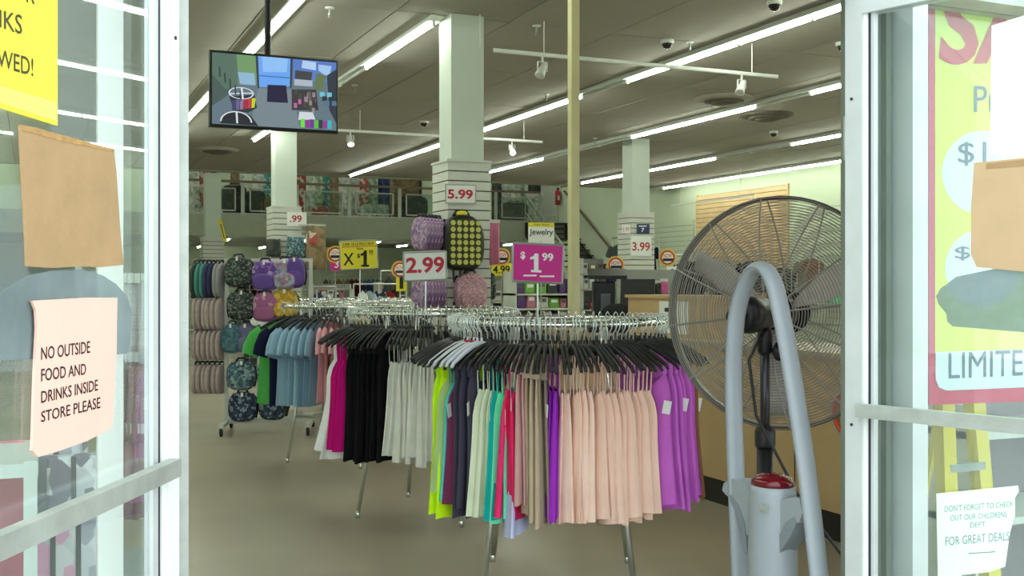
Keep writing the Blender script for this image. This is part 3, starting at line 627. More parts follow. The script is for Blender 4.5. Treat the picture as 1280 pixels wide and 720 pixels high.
def picture(patches, w, h, y0):
    vs, fs, cs = [], [], []; y = y0
    for col, poly in patches:
        k = len(vs); n = len(poly)
        vs += [(-w/2+w*u, y, h*(1-v)) for u, v in poly]; fs.append(tuple(range(k, k+n))); cs.append((col, n)); y -= .00015
    me = bpy.data.meshes.new('screen'); me.from_pydata(vs, [], fs); at_ = me.color_attributes.new('Col', 'FLOAT_COLOR', 'CORNER'); i = 0
    for col, n in cs:
        for _ in range(n): at_.data[i].color = lin(col)+(1,); i += 1
    m = bpy.data.materials.new('screen picture'); m.use_nodes = True; nt = m.node_tree; b = nt.nodes['Principled BSDF']; a = nt.nodes.new('ShaderNodeAttribute'); a.attribute_name = 'Col'
    nt.links.new(a.outputs['Color'], b.inputs['Emission Color']); b.inputs['Emission Strength'].default_value = .9; b.inputs['Base Color'].default_value = (.01, .01, .012, 1); b.inputs['Roughness'].default_value = .25
    me.materials.append(m); return me
R_ = lambda a, b, c, d: [(a, b), (c, b), (c, d), (a, d)]
def ringp(cx, cy, rx, ry, t=.012, n=20, a0=0, a1=1):
    out = []
    for k in range(n):
        a, b = 2*pi*(a0+(a1-a0)*k/n), 2*pi*(a0+(a1-a0)*(k+1)/n); f = 1-t/rx
        out.append([(cx+rx*cos(a), cy+ry*sin(a)), (cx+rx*cos(b), cy+ry*sin(b)), (cx+rx*f*cos(b), cy+ry*f*sin(b)), (cx+rx*f*cos(a), cy+ry*f*sin(a))])
    return out
rr = random.Random(3)
pt = [((104, 124, 136), R_(0, 0, 1, 1)), ((92, 118, 104), [(0, 0), (.19, 0), (.2, .45), (.1, .5), (0, .3)]), ((78, 96, 92), [(0, .3), (.1, .5), (.18, .48), (.1, .62), (0, .75)]), ((120, 160, 110), [(.19, 0), (.34, 0), (.35, .4), (.21, .42)]), ((150, 190, 220), [(.2, .25), (.33, .25), (.34, .42), (.22, .42)]),
      ((60, 66, 78), [(.34, 0), (.36, 0), (.37, .46), (.355, .46)]), ((112, 172, 250), [(.36, 0), (.62, 0), (.615, .40), (.37, .44)]), ((150, 200, 255), [(.39, 0), (.60, 0), (.59, .2), (.4, .22)]), ((60, 110, 190), R_(.37, .27, .615, .285)), ((60, 66, 78), [(.62, 0), (.64, 0), (.63, .42), (.615, .42)]),
      ((96, 130, 200), [(.64, 0), (1, .0), (1, .3), (.64, .3)]), ((186, 214, 250), [(.72, .01), (.83, .02), (.83, .14), (.71, .12)]), ((170, 205, 250), [(.85, .05), (.96, .06), (.94, .24), (.85, .14)]), ((70, 72, 76), [(.66, .16), (.80, .17), (.79, .30), (.655, .28)]), ((180, 190, 205), R_(.65, .29, .80, .38)), ((104, 124, 84), [(.83, .18), (.92, .2), (.88, .42), (.82, .42)]), ((52, 60, 72), [(.92, .2), (1, .1), (1, .9), (.94, .7)]),
      ((124, 140, 148), [(.36, .46), (.62, .44), (.7, 1), (.3, 1)]), ((40, 34, 66), [(.435, .40), (.585, .39), (.60, .64), (.43, .645)]), ((66, 60, 62), [(.63, .44), (.83, .42), (.85, .72), (.63, .74)])]
for k in range(20):
    c = lambda: tuple(rr.choice(((60, 56, 60), (150, 140, 140), (190, 110, 170), (70, 80, 70), (110, 100, 104))) for _ in range(1))[0]
    x = .64+.18*rr.random(); y = .44+.25*rr.random(); pt.append((c(), R_(x, y, x+.025, y+.07)))
for k in range(6): pt.append((((120, 200, 220), (50, 54, 60), (90, 120, 150))[k % 3], R_(.86+.02*k, .45+.06*(k % 3), .90+.02*k, .52+.06*(k % 3))))
pt += [((50, 52, 62), [(.13, .6), (.33, .56), (.35, .74), (.28, .82), (.17, .8)])]
for k, c in enumerate(((70, 70, 110), (104, 104, 150), (150, 120, 160), (170, 50, 70), (200, 60, 80), (200, 220, 40))): pt.append((c, [(.15+.032*k, .66-.01*k), (.18+.032*k, .655-.01*k), (.18+.03*k, .80-.012*k), (.155+.03*k, .8-.01*k)]))
pt += [((225, 232, 236), q) for q in ringp(.225, .55, .1, .085)]+[((225, 232, 236), [(.13, .56), (.32, .53), (.32, .545), (.13, .575)]), ((225, 232, 236), [(.22, .47), (.235, .47), (.245, .63), (.23, .63)])]
pt += [((40, 42, 52), [(.06, .99), (.09, .86), (.2, .8), (.3, .86), (.36, 1)])]+[((225, 232, 236), q) for q in ringp(.185, .96, .125, .15, a0=.5, a1=1)]+[((225, 232, 236), [(.18, .82), (.195, .82), (.2, .98), (.185, .98)])]
pt += [((215, 225, 228), [(.69, .76), (.80, .76), (.82, .86), (.68, .88)])]
for k, c in enumerate(((120, 230, 70), (140, 60, 160), (130, 50, 150), (90, 200, 80), (60, 64, 60), (150, 60, 160), (60, 190, 190))): pt.append((c, R_(.70+.037*k, .86+.01*(k % 2), .733+.037*k, .985)))
for k in range(5): pt.append(((50, 56, 64), [(.05+.04*k, .2+.08*k), (.06+.04*k, .2+.08*k), (.065+.04*k, .34+.08*k), (.055+.04*k, .34+.08*k)]))
inst('screen', picture(pt, w_*.965, h_*.93, -.001), r, (0, 0, h_*.035))
# ================================================================== pedestal fan
fc = at(973, 391, 3.92); vd = (fc-Vector((0, 0, CH))); vd.z = 0; vd.normalize()
th = atan2(vd.y, vd.x)-rad(19)                # direction the fan blows (away from the door, turned right)
base = fc.copy(); base.z = 0
fdir = Vector((cos(th), sin(th), 0))
r = thing('pedestal_fan', 'large black industrial pedestal fan with round wire cage inside the doorway', 'fan', base-fdir*.14, th-pi/2)    # local +y = blowing direction
FZ = fc.z; RR = .415; m_cage = M('dark cage wire', (146, 142, 134), .4, .15, var=.15)
def cage(name, ysgn, rings, y_off):
    mb = MB()
    for k in range(rings):
        rd = .075+(RR-.075)*k/(rings-1); f = rd/RR; y = y_off+ysgn*.095*(1-f**3)
        n = 40
        mb.tube([(rd*cos(2*pi*j/n), y, FZ+rd*sin(2*pi*j/n)) for j in range(n)], .0015, 4, closed=True)
    o = mb.build(name, m_cage, r)
    for k in range(12):
        a = 2*pi*k/12+.13; pts = []
        for q in range(7):
            rd = .07+(RR-.07)*q/6; f = rd/RR; pts.append((rd*cos(a), y_off+ysgn*(.098*(1-f**3)), FZ+rd*sin(a)))
        MB().tube(pts, .0032, 4).build('cage_spoke', m_cage, o)
    return o
YC = .14
cage('rear_grille', -1, 34, YC-.03); cage('front_grille', 1, 34, YC+.03)
n = 60
MB().tube([(RR*cos(2*pi*j/n), YC, FZ+RR*sin(2*pi*j/n)) for j in range(n)], .007, 6, closed=True, ry=.034, up=None).build('cage_rim', M('dark rim', (92, 88, 84), .4, .4), r, True)
MB().lathe([(.06, -.004), (.078, 0), (.078, .008), (.02, .012)], 24, 'y', (0, YC+.12, FZ)).build('badge_disc', m_blackm, r, True)
m_blade = M('grey brown fan blade', (182, 176, 168), .4, .05)
for k in range(3):
    a0 = 2*pi*k/3+.5; vs = []; fs = []; nr, na = 6, 6
    for i in range(nr):
        rd = .06+.31*i/(nr-1)
        for j in range(na):
            u = j/(na-1)-.5; wd = (.26+.3*sin(pi*min(1, i/(nr-1)+.15)))
            a = a0+u*wd; vs.append((rd*cos(a), YC+u*.085*(.6+.4*i/(nr-1)), FZ+rd*sin(a)))
    for i in range(nr-1):
        for j in range(na-1): fs.append((i*na+j, i*na+j+1, (i+1)*na+j+1, (i+1)*na+j))
    o = MB().add(vs, fs).build('blade', m_blade, r, True); md = o.modifiers.new('thick', 'SOLIDIFY'); md.thickness = .003
MB().lathe([(.02, -.05), (.06, -.045), (.065, .03), (.03, .05)], 20, 'y', (0, YC, FZ)).build('hub', m_blackm, r, True)
mo = MB().lathe([(.02, -.30), (.042, -.295), (.058, -.275), (.064, -.24), (.062, -.19), (.052, -.185), (.052, -.03), (.045, 0), (.03, .02)], 24, 'y', (0, YC-.07, FZ)).build('motor', m_blackm, r, True)
MB().lathe([(.016, -.39), (.02, -.385), (.02, -.31), (.012, -.29)], 14, 'y', (0, YC-.07, FZ)).build('motor_knob', m_black, mo, True)
for q in (-.20, -.08): MB().lathe([(.053, q), (.0545, q+.006), (.053, q+.012)], 24, 'y', (0, YC-.07, FZ)).build('motor_band', m_chrome2, mo, True)
MB().lathe([(.022, FZ-.14), (.026, FZ-.13), (.026, FZ-.07), (.02, FZ-.045)], 16).build('yoke', m_blackm, r, True)
MB().lathe([(.012, 0), (.03, .01), (.034, .02), (.034, .045), (.02, .05)], 14, 'x', (.03, 0, FZ-.13)).build('tilt_knob', m_black, r, True)
MB().lathe([(.029, .03), (.029, .97)], 16).build('outer_pole', m_blackm, r, True); MB().lathe([(.017, .9), (.017, FZ-.08)], 16).build('inner_pole', M('dull steel', (70, 70, 72), .3, .7), r, True)
MB().lathe([(.034, .93), (.036, .94), (.036, .985), (.03, 1.0)], 16).build('pole_collar', m_black, r, True)
MB().lathe([(.30, 0), (.30, .02), (.26, .035), (.06, .06), (.035, .12)], 32).build('base', m_blackm, r, True)
MB().tube([(0, -.03, FZ-.07), (-.04, -.05, FZ-.16), (-.01, -.06, FZ-.35), (.16, -.1, FZ-.62), (.42, -.12, FZ-.92), (.6, 0, .3), (.7, .2, .02), (1.0, .5, .012)], .0055, 6).build('power_cord', m_black, r, True)
# ================================================================== anti-theft gate
RG = 2.06
def pg(x, y): p = hitR(x, y, RG); return p
pts = [(925, 720), (922, 640), (919, 560), (917, 480), (918, 430), (921, 395), (928, 365), (938, 343), (950, 334), (961, 341), (970, 362), (977, 395), (984, 430), (994, 490), (1006, 570), (1016, 650), (1024, 720)]
P3 = [pg(*q) for q in pts]
lo = P3[0].copy()+(P3[0]-P3[1]).normalized()*.05; hi = P3[-1].copy()
def ext(a, b, z): k = (z-a.z)/(b.z-a.z); return a+(b-a)*k
P3 = [ext(P3[1], P3[0], 0.0)]+P3+[ext(P3[-2], P3[-1], 0.0)]
cy = (P3[0].y+P3[-1].y)/2
# smooth (Catmull-Rom)
sm = []
for i in range(len(P3)-1):
    a, b, c, d = P3[max(0, i-1)], P3[i], P3[i+1], P3[min(len(P3)-1, i+2)]
    for k in range(4):
        t = k/4; sm.append(.5*((2*b)+(c-a)*t+(2*a-5*b+4*c-d)*t*t+(3*b-a-3*c+d)*t**3))
sm.append(P3[-1])
r = thing('security_gate', 'grey looped anti-theft pedestal with red lamp beside the right door', 'security gate', (RG, cy, 0))
m_gate = M('grey gate plastic', (146, 154, 158), .35, var=.03); m_gate2 = M('darker gate plastic', (124, 132, 137), .4, var=.03)
B = Vector((RG, cy, 0))
MB().tube([p-B for p in sm], .031, 16, ry=.019, up=(1, 0, 0)).build('loop_tube', m_gate, r, True)
MB().tube([p-B+Vector((-.0315, 0, 0)) for p in sm], .0015, 4).build('seam_line', m_gate2, r, True)
q = hitR(966, 606, RG-.0); by = q.y-cy; zt = q.z
prof = [(.105, 0), (.105, .03), (.09, .06), (.082, .4), (.078, zt-.12), (.075, zt-.02), (.072, zt)]
pb = MB().lathe(prof, 28, 'z', (0, by, 0)); pb.v = [(x*.9, y, z) for x, y, z in pb.v]
body = pb.build('pillar', m_gate, r, True)
lb = MB().lathe([(.071, zt), (.070, zt+.012), (.06, zt+.024), (.035, zt+.033), (.008, zt+.036)], 28, 'z', (0, by, 0)); lb.v = [(x*.9, y, z) for x, y, z in lb.v]
m_lamp = M('red lens', (96, 10, 22), .08, var=.1); lb.build('warning_lamp', m_lamp, r, True)
MB().box(-.07, -.066, by-.06+.0, by-.03, zt-.065, zt-.048).build('badge', m_alug, r, rz=0)
def plate(name, px, m, x0, x1):
    pts = [pg(*q) for q in px]; n = len(pts); vs = [(x0, p.y-cy, p.z) for p in pts]+[(x1, p.y-cy, p.z) for p in pts]
    MB().add(vs, [tuple(range(n)), tuple(range(2*n-1, n-1, -1))]+[((i+1) % n, i, n+i, n+(i+1) % n) for i in range(n)]).build(name, m, r)
plate('bracket_arm', [(911, 612), (913, 603), (922, 598), (932, 599), (940, 604), (946, 616), (946, 668), (942, 668), (939, 655), (932, 637), (924, 624), (916, 618)], m_gate, -.026, .026)
plate('bracket_arm', [(975, 645), (977, 634), (984, 626), (996, 621), (1008, 622), (1012, 640), (1008, 652), (998, 656), (990, 668), (984, 686), (977, 688)], m_gate, -.026, .026)
plate('bracket_rib', [(919, 618), (922, 617), (932, 630), (940, 652), (944, 690), (941, 690), (936, 660), (928, 636)], m_gate2, -.03, .03)
plate('bracket_rib', [(980, 690), (984, 668), (992, 652), (1002, 645), (1006, 652), (999, 668), (990, 682), (983, 692)], m_gate2, -.03, .03)
MB().cbox(-.12, .12, P3[-1].y-cy-.06, P3[0].y-cy+.06, 0, .025, .008).build('foot_plate', m_gate2, r)
# ================================================================== checkout counter on the right
CRR = 4.26; c_y0, c_y1 = 4.1, 9.3
r = thing('checkout_counter', 'long tan checkout counter with black kick board behind the fan', 'counter', (CRR, c_y0, 0))
MB().box(0, .6, 0, c_y1-c_y0, .17, 1.06).build('front_panel', m_counter, r)
MB().box(.02, .58, .02, c_y1-c_y0-.02, 0, .17).build('kick_board', m_kick, r)
MB().cbox(-.03, .63, -.03, c_y1-c_y0+.03, 1.06, 1.1, .006).build('counter_top', M('pale laminate', (178, 160, 132), .4), r)
for k in range(1, 4): MB().box(-.002, 0, k*1.3-.004, k*1.3+.004, .17, 1.06).build('panel_joint', m_kick, r)
p = hitR(1060, 518, CRR-.03)
o = MB().tube([(.0, .115*cos(a), .115*sin(a)) for a in [2*pi*k/36 for k in range(36)]], .014, 8, closed=True)
r = thing('hoop', 'orange and grey hoop hanging on the counter beside the right door', 'hoop', (p.x, p.y, p.z-.12))
o.v = [(x, y, z+.12) for x, y, z in o.v]; o.build('ring', M('orange plastic', (214, 84, 40), .35), r, True)
MB().tube([(.0, .135*cos(a), .12+.135*sin(a)) for a in [2*pi*k/36 for k in range(36)]], .008, 8, closed=True).build('outer_ring', m_alug, r, True)
MB().tube([(.0, 0, .25), (.0, 0, .30), (.04, 0, .30)], .004, 6).build('hook', m_alug, r)
# hutch with notice on the counter
p = hitR(812, 385, CRR+.12)
r = thing('counter_hutch', 'tan wooden hutch standing on the checkout counter left of the fan', 'cabinet', (CRR+.12, 6.65, 1.1))
MB().box(0, .4, 0, 1.0, 0, .29).build('body', m_counter, r); MB().box(-.02, .42, -.02, 1.02, .29, .315).build('top', m_counter, r)
MB().box(-.003, 0, .12, .52, .03, .27).build('paper_notice', m_paper, r); MB().box(-.0045, -.003, .38, .44, .19, .22).build('printed_mark', m_blackp, r)
# registers
p = at(752, 390, 8.9)
r = thing('cash_register', 'black cash register with printer on the counter behind the nearest rack', 'register', (4.45, 8.05, 1.1), rad(-25))
MB().cbox(-.2, .2, -.2, .2, 0, .14, .01).build('cash_drawer', m_black, r)
MB().cbox(-.16, .02, -.14, .12, .14, .42, .012).build('printer', m_blackm, r); MB().box(-.1, -.02, -.143, -.139, .18, .32).build('paper_slot', m_greyp, r)
MB().add([(-.2, -.12, .44), (.12, -.12, .44), (.12, .1, .5), (-.2, .1, .5), (-.2, -.12, .47), (.12, -.12, .47), (.12, .1, .53), (-.2, .1, .53)], [(3, 2, 1, 0), (4, 5, 6, 7), (0, 1, 5, 4), (1, 2, 6, 5), (2, 3, 7, 6), (3, 0, 4, 7)]).build('display_panel', m_blackm, r)
MB().box(-.05, -.02, 0, .03, .42, .46).build('display_post', m_blackm, r)
r = thing('computer_monitor', 'black monitor turned away on the checkout counter', 'monitor', (4.5, 7.72, 1.1), rad(-40))
MB().add([(-.14, 0, .12), (.14, 0, .12), (.14, .03, .12), (-.14, .03, .12), (-.14, .05, .44), (.14, .05, .44), (.14, .08, .44), (-.14, .08, .44)], [(3, 2, 1, 0), (4, 5, 6, 7), (0, 1, 5, 4), (1, 2, 6, 5), (2, 3, 7, 6), (3, 0, 4, 7)]).build('case', m_black, r)
MB().lathe([(.1, 0), (.1, .012), (.02, .02), (.02, .18)], 16, 'z', (0, .05, 0)).build('stand', m_blackm, r)
tag(MB().pillow(superel(.36, .24, 24, 2.6, 0, .12), -.1, .1, .2).build('folded_bag', M('black cloth', (34, 34, 36), .9), None, True, (4.44, 7.86, 1.1), rad(-60)), 'slumped black cloth bag on the counter beside the tan hutch', 'bag')
# ================================================================== mezzanine
DM = 33.0
zf = hitD(450, 273, DM).z; zu = hitD(450, 298, DM).z; zr = hitD(450, 234, DM).z
struct(MB().box(R0, 14.9, DM, DB, zu+.02, zf).build('floor_mezzanine', m_fascia))
fz = struct(MB().box(R0, 14.9, DM-.12, DM, zu, zf+.02).build('wall_mezzanine_fascia', m_fascia))
m_rail = M('grey metal rail', (176, 182, 172), .4, .4); m_hand = M('brown handrail', (126, 112, 92), .5)
posts = [hitD(px, 250, DM).x for px in (180, 232, 303, 371, 436, 499, 559, 619, 674)]
hr = thing('balustrade', 'metal and glass balustrade along the mezzanine edge', 'railing', (posts[0], DM-.05, zf))
for x in posts: MB().box(x-posts[0]-.05, x-posts[0]+.05, -.03, .03, 0, zr-zf).build('post', m_rail, hr)
MB().cbox(0, posts[-1]-posts[0], -.05, .05, zr-zf, zr-zf+.07, .015).build('handrail', m_hand, hr)
MB().box(0, posts[-1]-posts[0], -.02, .02, .03, .07).build('bottom_rail', m_rail, hr)
for a, b in zip(posts, posts[1:]):
    x0, x1 = a-posts[0]+.2, b-posts[0]-.2; z0, z1 = .12, zr-zf-.16
    f = MB()
    fr = MB().box(x0, x1, -.02, .02, z0, z0+.04).build('panel_frame', m_rail, hr)
    MB().box(x0, x1, -.02, .02, z1-.04, z1).build('frame_bar', m_rail, fr); MB().box(x0, x0+.04, -.02, .02, z0, z1).build('frame_bar', m_rail, fr); MB().box(x1-.04, x1, -.02, .02, z0, z1).build('frame_bar', m_rail, fr)
    MB().box(x0+.04, x1-.04, -.004, .004, z0+.04, z1-.04).build('glass_panel', m_glassr, hr)
# ---- soft goods helper objects
def bag_poly(w, h, e=3.2, et=2.4): return superel(w, h, 26, e, 0, h/2, et)
def backpack(loc, rz, w, h, d, m, m2, label, group=None, straps=True, pocket=True, name='backpack', tagw=True):
    r = thing(name, label, 'backpack' if name == 'backpack' else 'bag', loc, rz, group)
    MB().pillow(bag_poly(w, h), -d, 0, .1).build('body', m, r, True)
    if pocket: MB().pillow([(x*.78, z*.5+h*.06) for x, z in bag_poly(w, h)], -d-.035*w/.26, -d+.02, .12).build('front_pocket', m2, r, True)
    MB().tube([(-.18*w, -d*.4, h*.97), (-.12*w, -d*.4, h*1.07), (.12*w, -d*.4, h*1.07), (.18*w, -d*.4, h*.97)], .012*w/.3, 6).build('handle', m_black, r, True)
    if straps:
        for s in (-1, 1): MB().tube([(s*.3*w, .0, h*.9), (s*.46*w, .02, h*.7), (s*.5*w, .03, h*.4), (s*.42*w, .01, h*.1)], .02*w/.3, 6, ry=.006).build('shoulder_strap', m_black, r, True)
    if tagw: MB().box(-.012, .012, -d-.012, -d-.01, h*.86, h*.99).build('price_tag', m_paper, r)
    return r
def suitcase(loc, rz, w, h, d, m, label):
    r = thing('suitcase', label, 'suitcase', loc, rz)
    MB().pillow(superel(w, h-.06, 26, 5, 0, h/2+.03), -d, 0, .05).build('shell', m, r, True)
    for k in range(5): MB().box(-w*.36+w*.18*k-.012, -w*.36+w*.18*k+.012, -d-.008, -d+.03, h*.15, h*.88).build('rib', m, r)
    MB().tube([(-w*.2, -d*.5, h-.02), (-w*.18, -d*.5, h+.05), (w*.18, -d*.5, h+.05), (w*.2, -d*.5, h-.02)], .014, 6).build('handle', m_black, r)
    for s in (-1, 1): MB().lathe([(.035, -.02), (.035, .02)], 12, 'x', (s*w*.4, -d*.5, .035)).build('wheel', m_black, r)
    return r
def hang_cloth(loc, rz, w, h, m, label, cat='cloth', name='hanging_cloth', group=None, th=.03):
    """a length of goods hung from a bar: pleated sheet closed into a thin volume"""
    r = thing(name, label, cat, loc, rz, group); vs = []; fs = []; n = 14
    ph = random.uniform(0, 6)
    for i in range(5):
        z = h*(1-i/4)
        for k in range(n):
            a = 2*pi*k/n; x = w/2*cos(a)*(1+.05*i*random.uniform(.3, 1)); vs.append((x, th*sin(a)+.02*sin(9*x/w+ph), z-.02*random.random()))
    for i in range(4):
        for k in range(n): l = (k+1) % n; fs.append((i*n+k, i*n+l, (i+1)*n+l, (i+1)*n+k))
    fs.append(tuple(range(n-1, -1, -1))); fs.append(tuple(4*n+k for k in range(n)))
    MB().add(vs, fs).build('fabric', m, r, True); MB().box(-w*.5, w*.5, -.01, .01, h-.01, h+.025).build('hang_bar', m_wire, r)
    return r
MPAT = {'floral': MV('dark floral print', [(38, 46, 44), (38, 46, 44), (46, 60, 56), (84, 104, 96), (38, 46, 44), (128, 130, 120)], 60),
        'violet': M('violet nylon', (96, 66, 148), .7), 'violet2': MV('violet butterfly print', [(96, 66, 148), (96, 66, 148), (104, 72, 152), (150, 110, 180), (186, 170, 210)], 28),
        'multi': MV('pastel cartoon print', [(150, 148, 168), (176, 160, 180), (120, 130, 160), (180, 120, 140), (150, 190, 190)], 30),
        'mauve': M('mauve nylon', (160, 92, 140), .7), 'mauve2': MV('mauve print', [(160, 92, 140), (166, 98, 146), (160, 92, 140), (206, 160, 186)], 30),
        'mustard': MV('mustard print', [(196, 156, 50), (204, 166, 60), (190, 150, 46), (222, 190, 90)], 40), 'tealden': MV('teal print', [(72, 112, 128), (84, 124, 140), (60, 96, 112)], 40),
        'tropic': MV('tropical print', [(60, 92, 110), (110, 140, 150), (50, 76, 90), (146, 168, 170), (70, 110, 120)], 40), 'navyfl': MV('navy floral print', [(34, 46, 70), (50, 66, 92), (120, 140, 156), (30, 40, 60)], 45),
        'slatebl': M('slate blue nylon', (110, 106, 150), .7), 'stripe': M('greyish pink knit', (186, 170, 168), .85, var=.1, scale=30), 'purpst': MV('lilac print', [(150, 120, 160), (170, 142, 176), (120, 92, 134), (186, 164, 186)], 36),
        'leaf': M('dark green nylon', (54, 66, 60), .8), 'tealn': M('teal nylon', (74, 142, 132), .8), 'navyn': M('navy nylon', (48, 52, 88), .8), 'greyn': M('grey nylon', (150, 150, 152), .8), 'sparkle': MV('pink sequin print', [(196, 150, 162), (176, 128, 144), (214, 180, 186), (160, 116, 132)], 120, .4)}
# ---- mezzanine goods
mz = [(246, 252, 'hanging rows of pale clothes at the left end', 1.0, 'ivory'), (262, 250, 'red and black clothes near the far column', .7, 'maroon')]
m_goods = {n: MV('goods '+n, c, 9, .85) for n, c in {'pale': [(216, 218, 206), (190, 198, 190), (226, 222, 214), (160, 176, 166)], 'teal': [(60, 140, 140), (80, 160, 156), (190, 196, 190)], 'dark': [(58, 62, 60), (74, 80, 76), (46, 50, 49)], 'red': [(190, 90, 84), (210, 200, 190), (170, 80, 76)], 'blue': [(40, 60, 110), (56, 80, 134), (30, 44, 84)], 'brown': [(136, 116, 84), (150, 130, 98), (122, 102, 72)], 'green': [(150, 176, 148), (190, 206, 180), (130, 152, 130)]}.items()}
gl = [(243, 'pale', 'pale striped curtain hanging'), (255, 'red', 'red and white cloth hanging'), (262, 'dark', 'dark cloth hanging'), (294, 'brown', 'brown patterned throw hanging'), (301, 'pale', 'white lace curtain hanging'), (324, 'pale', 'grey blanket hanging'), (335, 'teal', 'teal shirt like cloth hanging'), (343, 'dark', 'dark green cloth hanging'), (379, 'red', 'red dotted cloth hanging'), (388, 'pale', 'white towels hanging'), (396, 'green', 'pale green sheet hanging'), (408, 'teal', 'teal tote like cloth hanging'), (418, 'brown', 'brown leather like cloth hanging'), (430, 'pale', 'beige throw hanging'), (447, 'pale', 'pale flowered cloth hanging'), (455, 'red', 'red printed cloth hanging'), (466, 'green', 'green leafy fabric hanging'), (480, 'blue', 'navy blue cloth hanging'), (522, 'dark', 'black and white cloth hanging'), (621, 'dark', 'dark rack of clothes hanging'), (632, 'pale', 'silver grey garments hanging'), (644, 'pale', 'white shirts hanging'), (657, 'green', 'mint garments hanging')]
for i, (px, mn, lb) in enumerate(gl):
    p = hitD(px, 250, DM+1.5+.25*(i % 3)); h = 2.2 if i % 3 else 1.9
    o = hang_cloth((p.x, p.y, zf), 0, .28+.07*(i % 3), h, m_goods[mn], lb+' behind the mezzanine balustrade', 'cloth')
for px, w_, h_, col, lb in ((292, .75, .95, 'dark', 'big black suitcase upright behind the balustrade'), (318, .62, .8, 'dark', 'second black suitcase left of the second column'), (332, .5, .62, 'brown', 'grey brown suitcase beside the second column'), (398, .55, .4, 'red', 'small plum bag shaped suitcase on the mezzanine'), (459, .42, .5, 'pale', 'pale grey suitcase on the mezzanine, left of a pair'), (476, .42, .5, 'pale', 'pale grey suitcase on the mezzanine, right of a pair'), (504, .95, 1.9, 'brown', 'huge brown upright suitcase stack left of near column'), (515, .95, .8, 'dark', 'dark wide suitcase left of the near column on the mezzanine'), (640, 1.0, .7, 'dark', 'dark wide display case behind the right balustrade panel')):
    p = hitD(px, 260, DM+.75 if px != 504 else DM+1.15); suitcase((p.x, p.y, zf), 0, w_, h_, .26, m_goods[col], lb)
r = thing('art_frame', 'white picture frame with dark print on the mezzanine right', 'picture', (hitD(668, 222, DM+1.2).x, DM+1.2, zf+1.0))
MB().box(-.35, .35, 0, .04, 0, .9).build('frame', m_white, r); MB().box(-.24, .24, -.005, 0, .12, .78).build('print', m_goods['dark'], r); MB().box(-.3, .3, .0, .04, -1.0, 0).build('easel_board', m_goods['pale'], r)
struct(MB().box(R0, R1, DM+2.7, DM+2.8, zf, 6.0).build('wall_mezzanine_added', m_wall))  # pale partition added behind the goods to catch light and brighten the background
mbs = MB()
for k in range(24): mbs.box(R1-.05, R1-.005, DM+.6, DM+2.6, zf+k*.1, zf+k*.1+.088)
tag(mbs.build('slat_panel', m_slat), 'white slatwall panel at the right end of the mezzanine', 'wall panel')
struct(MB().box(14.9, R1, DM, DB, zu+.02, zf).build('floor_landing', m_fascia))
r = thing('fire_extinguisher', 'red fire extinguisher on the wall at the mezzanine right end', 'extinguisher', (R1-.12, hitR(697, 244, R1-.12).y, hitR(697, 256, R1-.12).z))
MB().lathe([(.08, 0), (.085, .02), (.085, .42), (.05, .5), (.025, .52)], 16).build('cylinder', m_red, r, True); MB().box(-.03, .06, -.02, .02, .52, .58).build('valve', m_black, r); MB().box(-.04, .04, -.09, -.085, .15, .3).build('label', m_paper, r)
# ================================================================== stairs along the right wall
st0 = Vector((0, DM-.1, zf)); n_st = 19; run = .295; rise = zf/n_st; xa, xb = 15.0, 16.45
r = thing('staircase', 'dark staircase with white metal railings descending along the green right wall', 'staircase', (xa, DM, 0))
me = MB().box(0, xb-xa, -run, 0, -.04, 0).mesh('tread', M('dark tread', (40, 38, 34), .6))
for k in range(n_st): inst('tread', me, r, (0, -k*run, zf-k*rise))
yl = -n_st*run
m_str = M('black stringer', (26, 25, 23), .6)
for x in (-.04, xb-xa-.02): MB().add([(x, 0, zf), (x, yl, 0.0), (x, yl+.9, 0.0), (x, 0, zf-.45), (x+.05, 0, zf), (x+.05, yl, 0.0), (x+.05, yl+.9, 0.0), (x+.05, 0, zf-.45)], [(0, 1, 2, 3), (7, 6, 5, 4), (0, 4, 5, 1), (1, 5, 6, 2), (2, 6, 7, 3), (3, 7, 4, 0)]).build('stringer', m_str, r)
for dz in (.95, .7, .35): MB().tube([(-.03, .0, zf+dz), (-.03, yl, dz)], .03 if dz > .9 else .018, 6).build('railing_bar', m_rail, r)
for k in range(0, n_st+1, 4): MB().tube([(-.03, -k*run, zf-k*rise), (-.03, -k*run, zf-k*rise+.95)], .022, 6).build('baluster', m_rail, r)
MB().tube([(xb-xa-.04, .0, zf+1.1), (xb-xa-.04, yl, 1.1)], .04, 6).build('wall_handrail', m_brownrail, r)
# ================================================================== right wall goods
yA, yB = hitR(873, 300, R1).y, hitR(985, 300, R1).y
mb = MB(); zt = hitR(930, 237.5, R1-.05).z; k = 0; z = 1.0
while z < zt-.02: mb.box(0, .03, 0, yA-yB, z, z+.105); z += .12
r = thing('wall_panel', 'tan slatwall panel high on the pale green right wall above the fan', 'wall panel', (R1-.05, yB, 0))
tag(mb.build('slats', m_tan, r), kind='stuff'); MB().box(.03, .05, 0, yA-yB, .9, zt).build('backing', M('brown groove', (150, 120, 82), .7), r)
for y_ in (0-.06, yA-yB): MB().box(0, .05, y_, y_+.06, .9, zt+.02).build('edge_trim', m_tan, r)
for y0, y1, z1, wd in ((yA+.2, yA+3.2, 3.25, 'left of the tan panel'), (6, yB-.3, 3.3, 'right of the tan panel')):
    mb = MB(); z = .6
    while z < z1: mb.box(0, .03, 0, y1-y0, z, z+.125); z += .14
    r = thing('wall_panel', 'white slatwall panel on the green right wall '+wd, 'wall panel', (R1-.05, y0, 0)); tag(mb.build('slats', m_wall, r), kind='stuff'); MB().box(.03, .05, 0, y1-y0, .55, z1).build('backing', m_fascia, r)
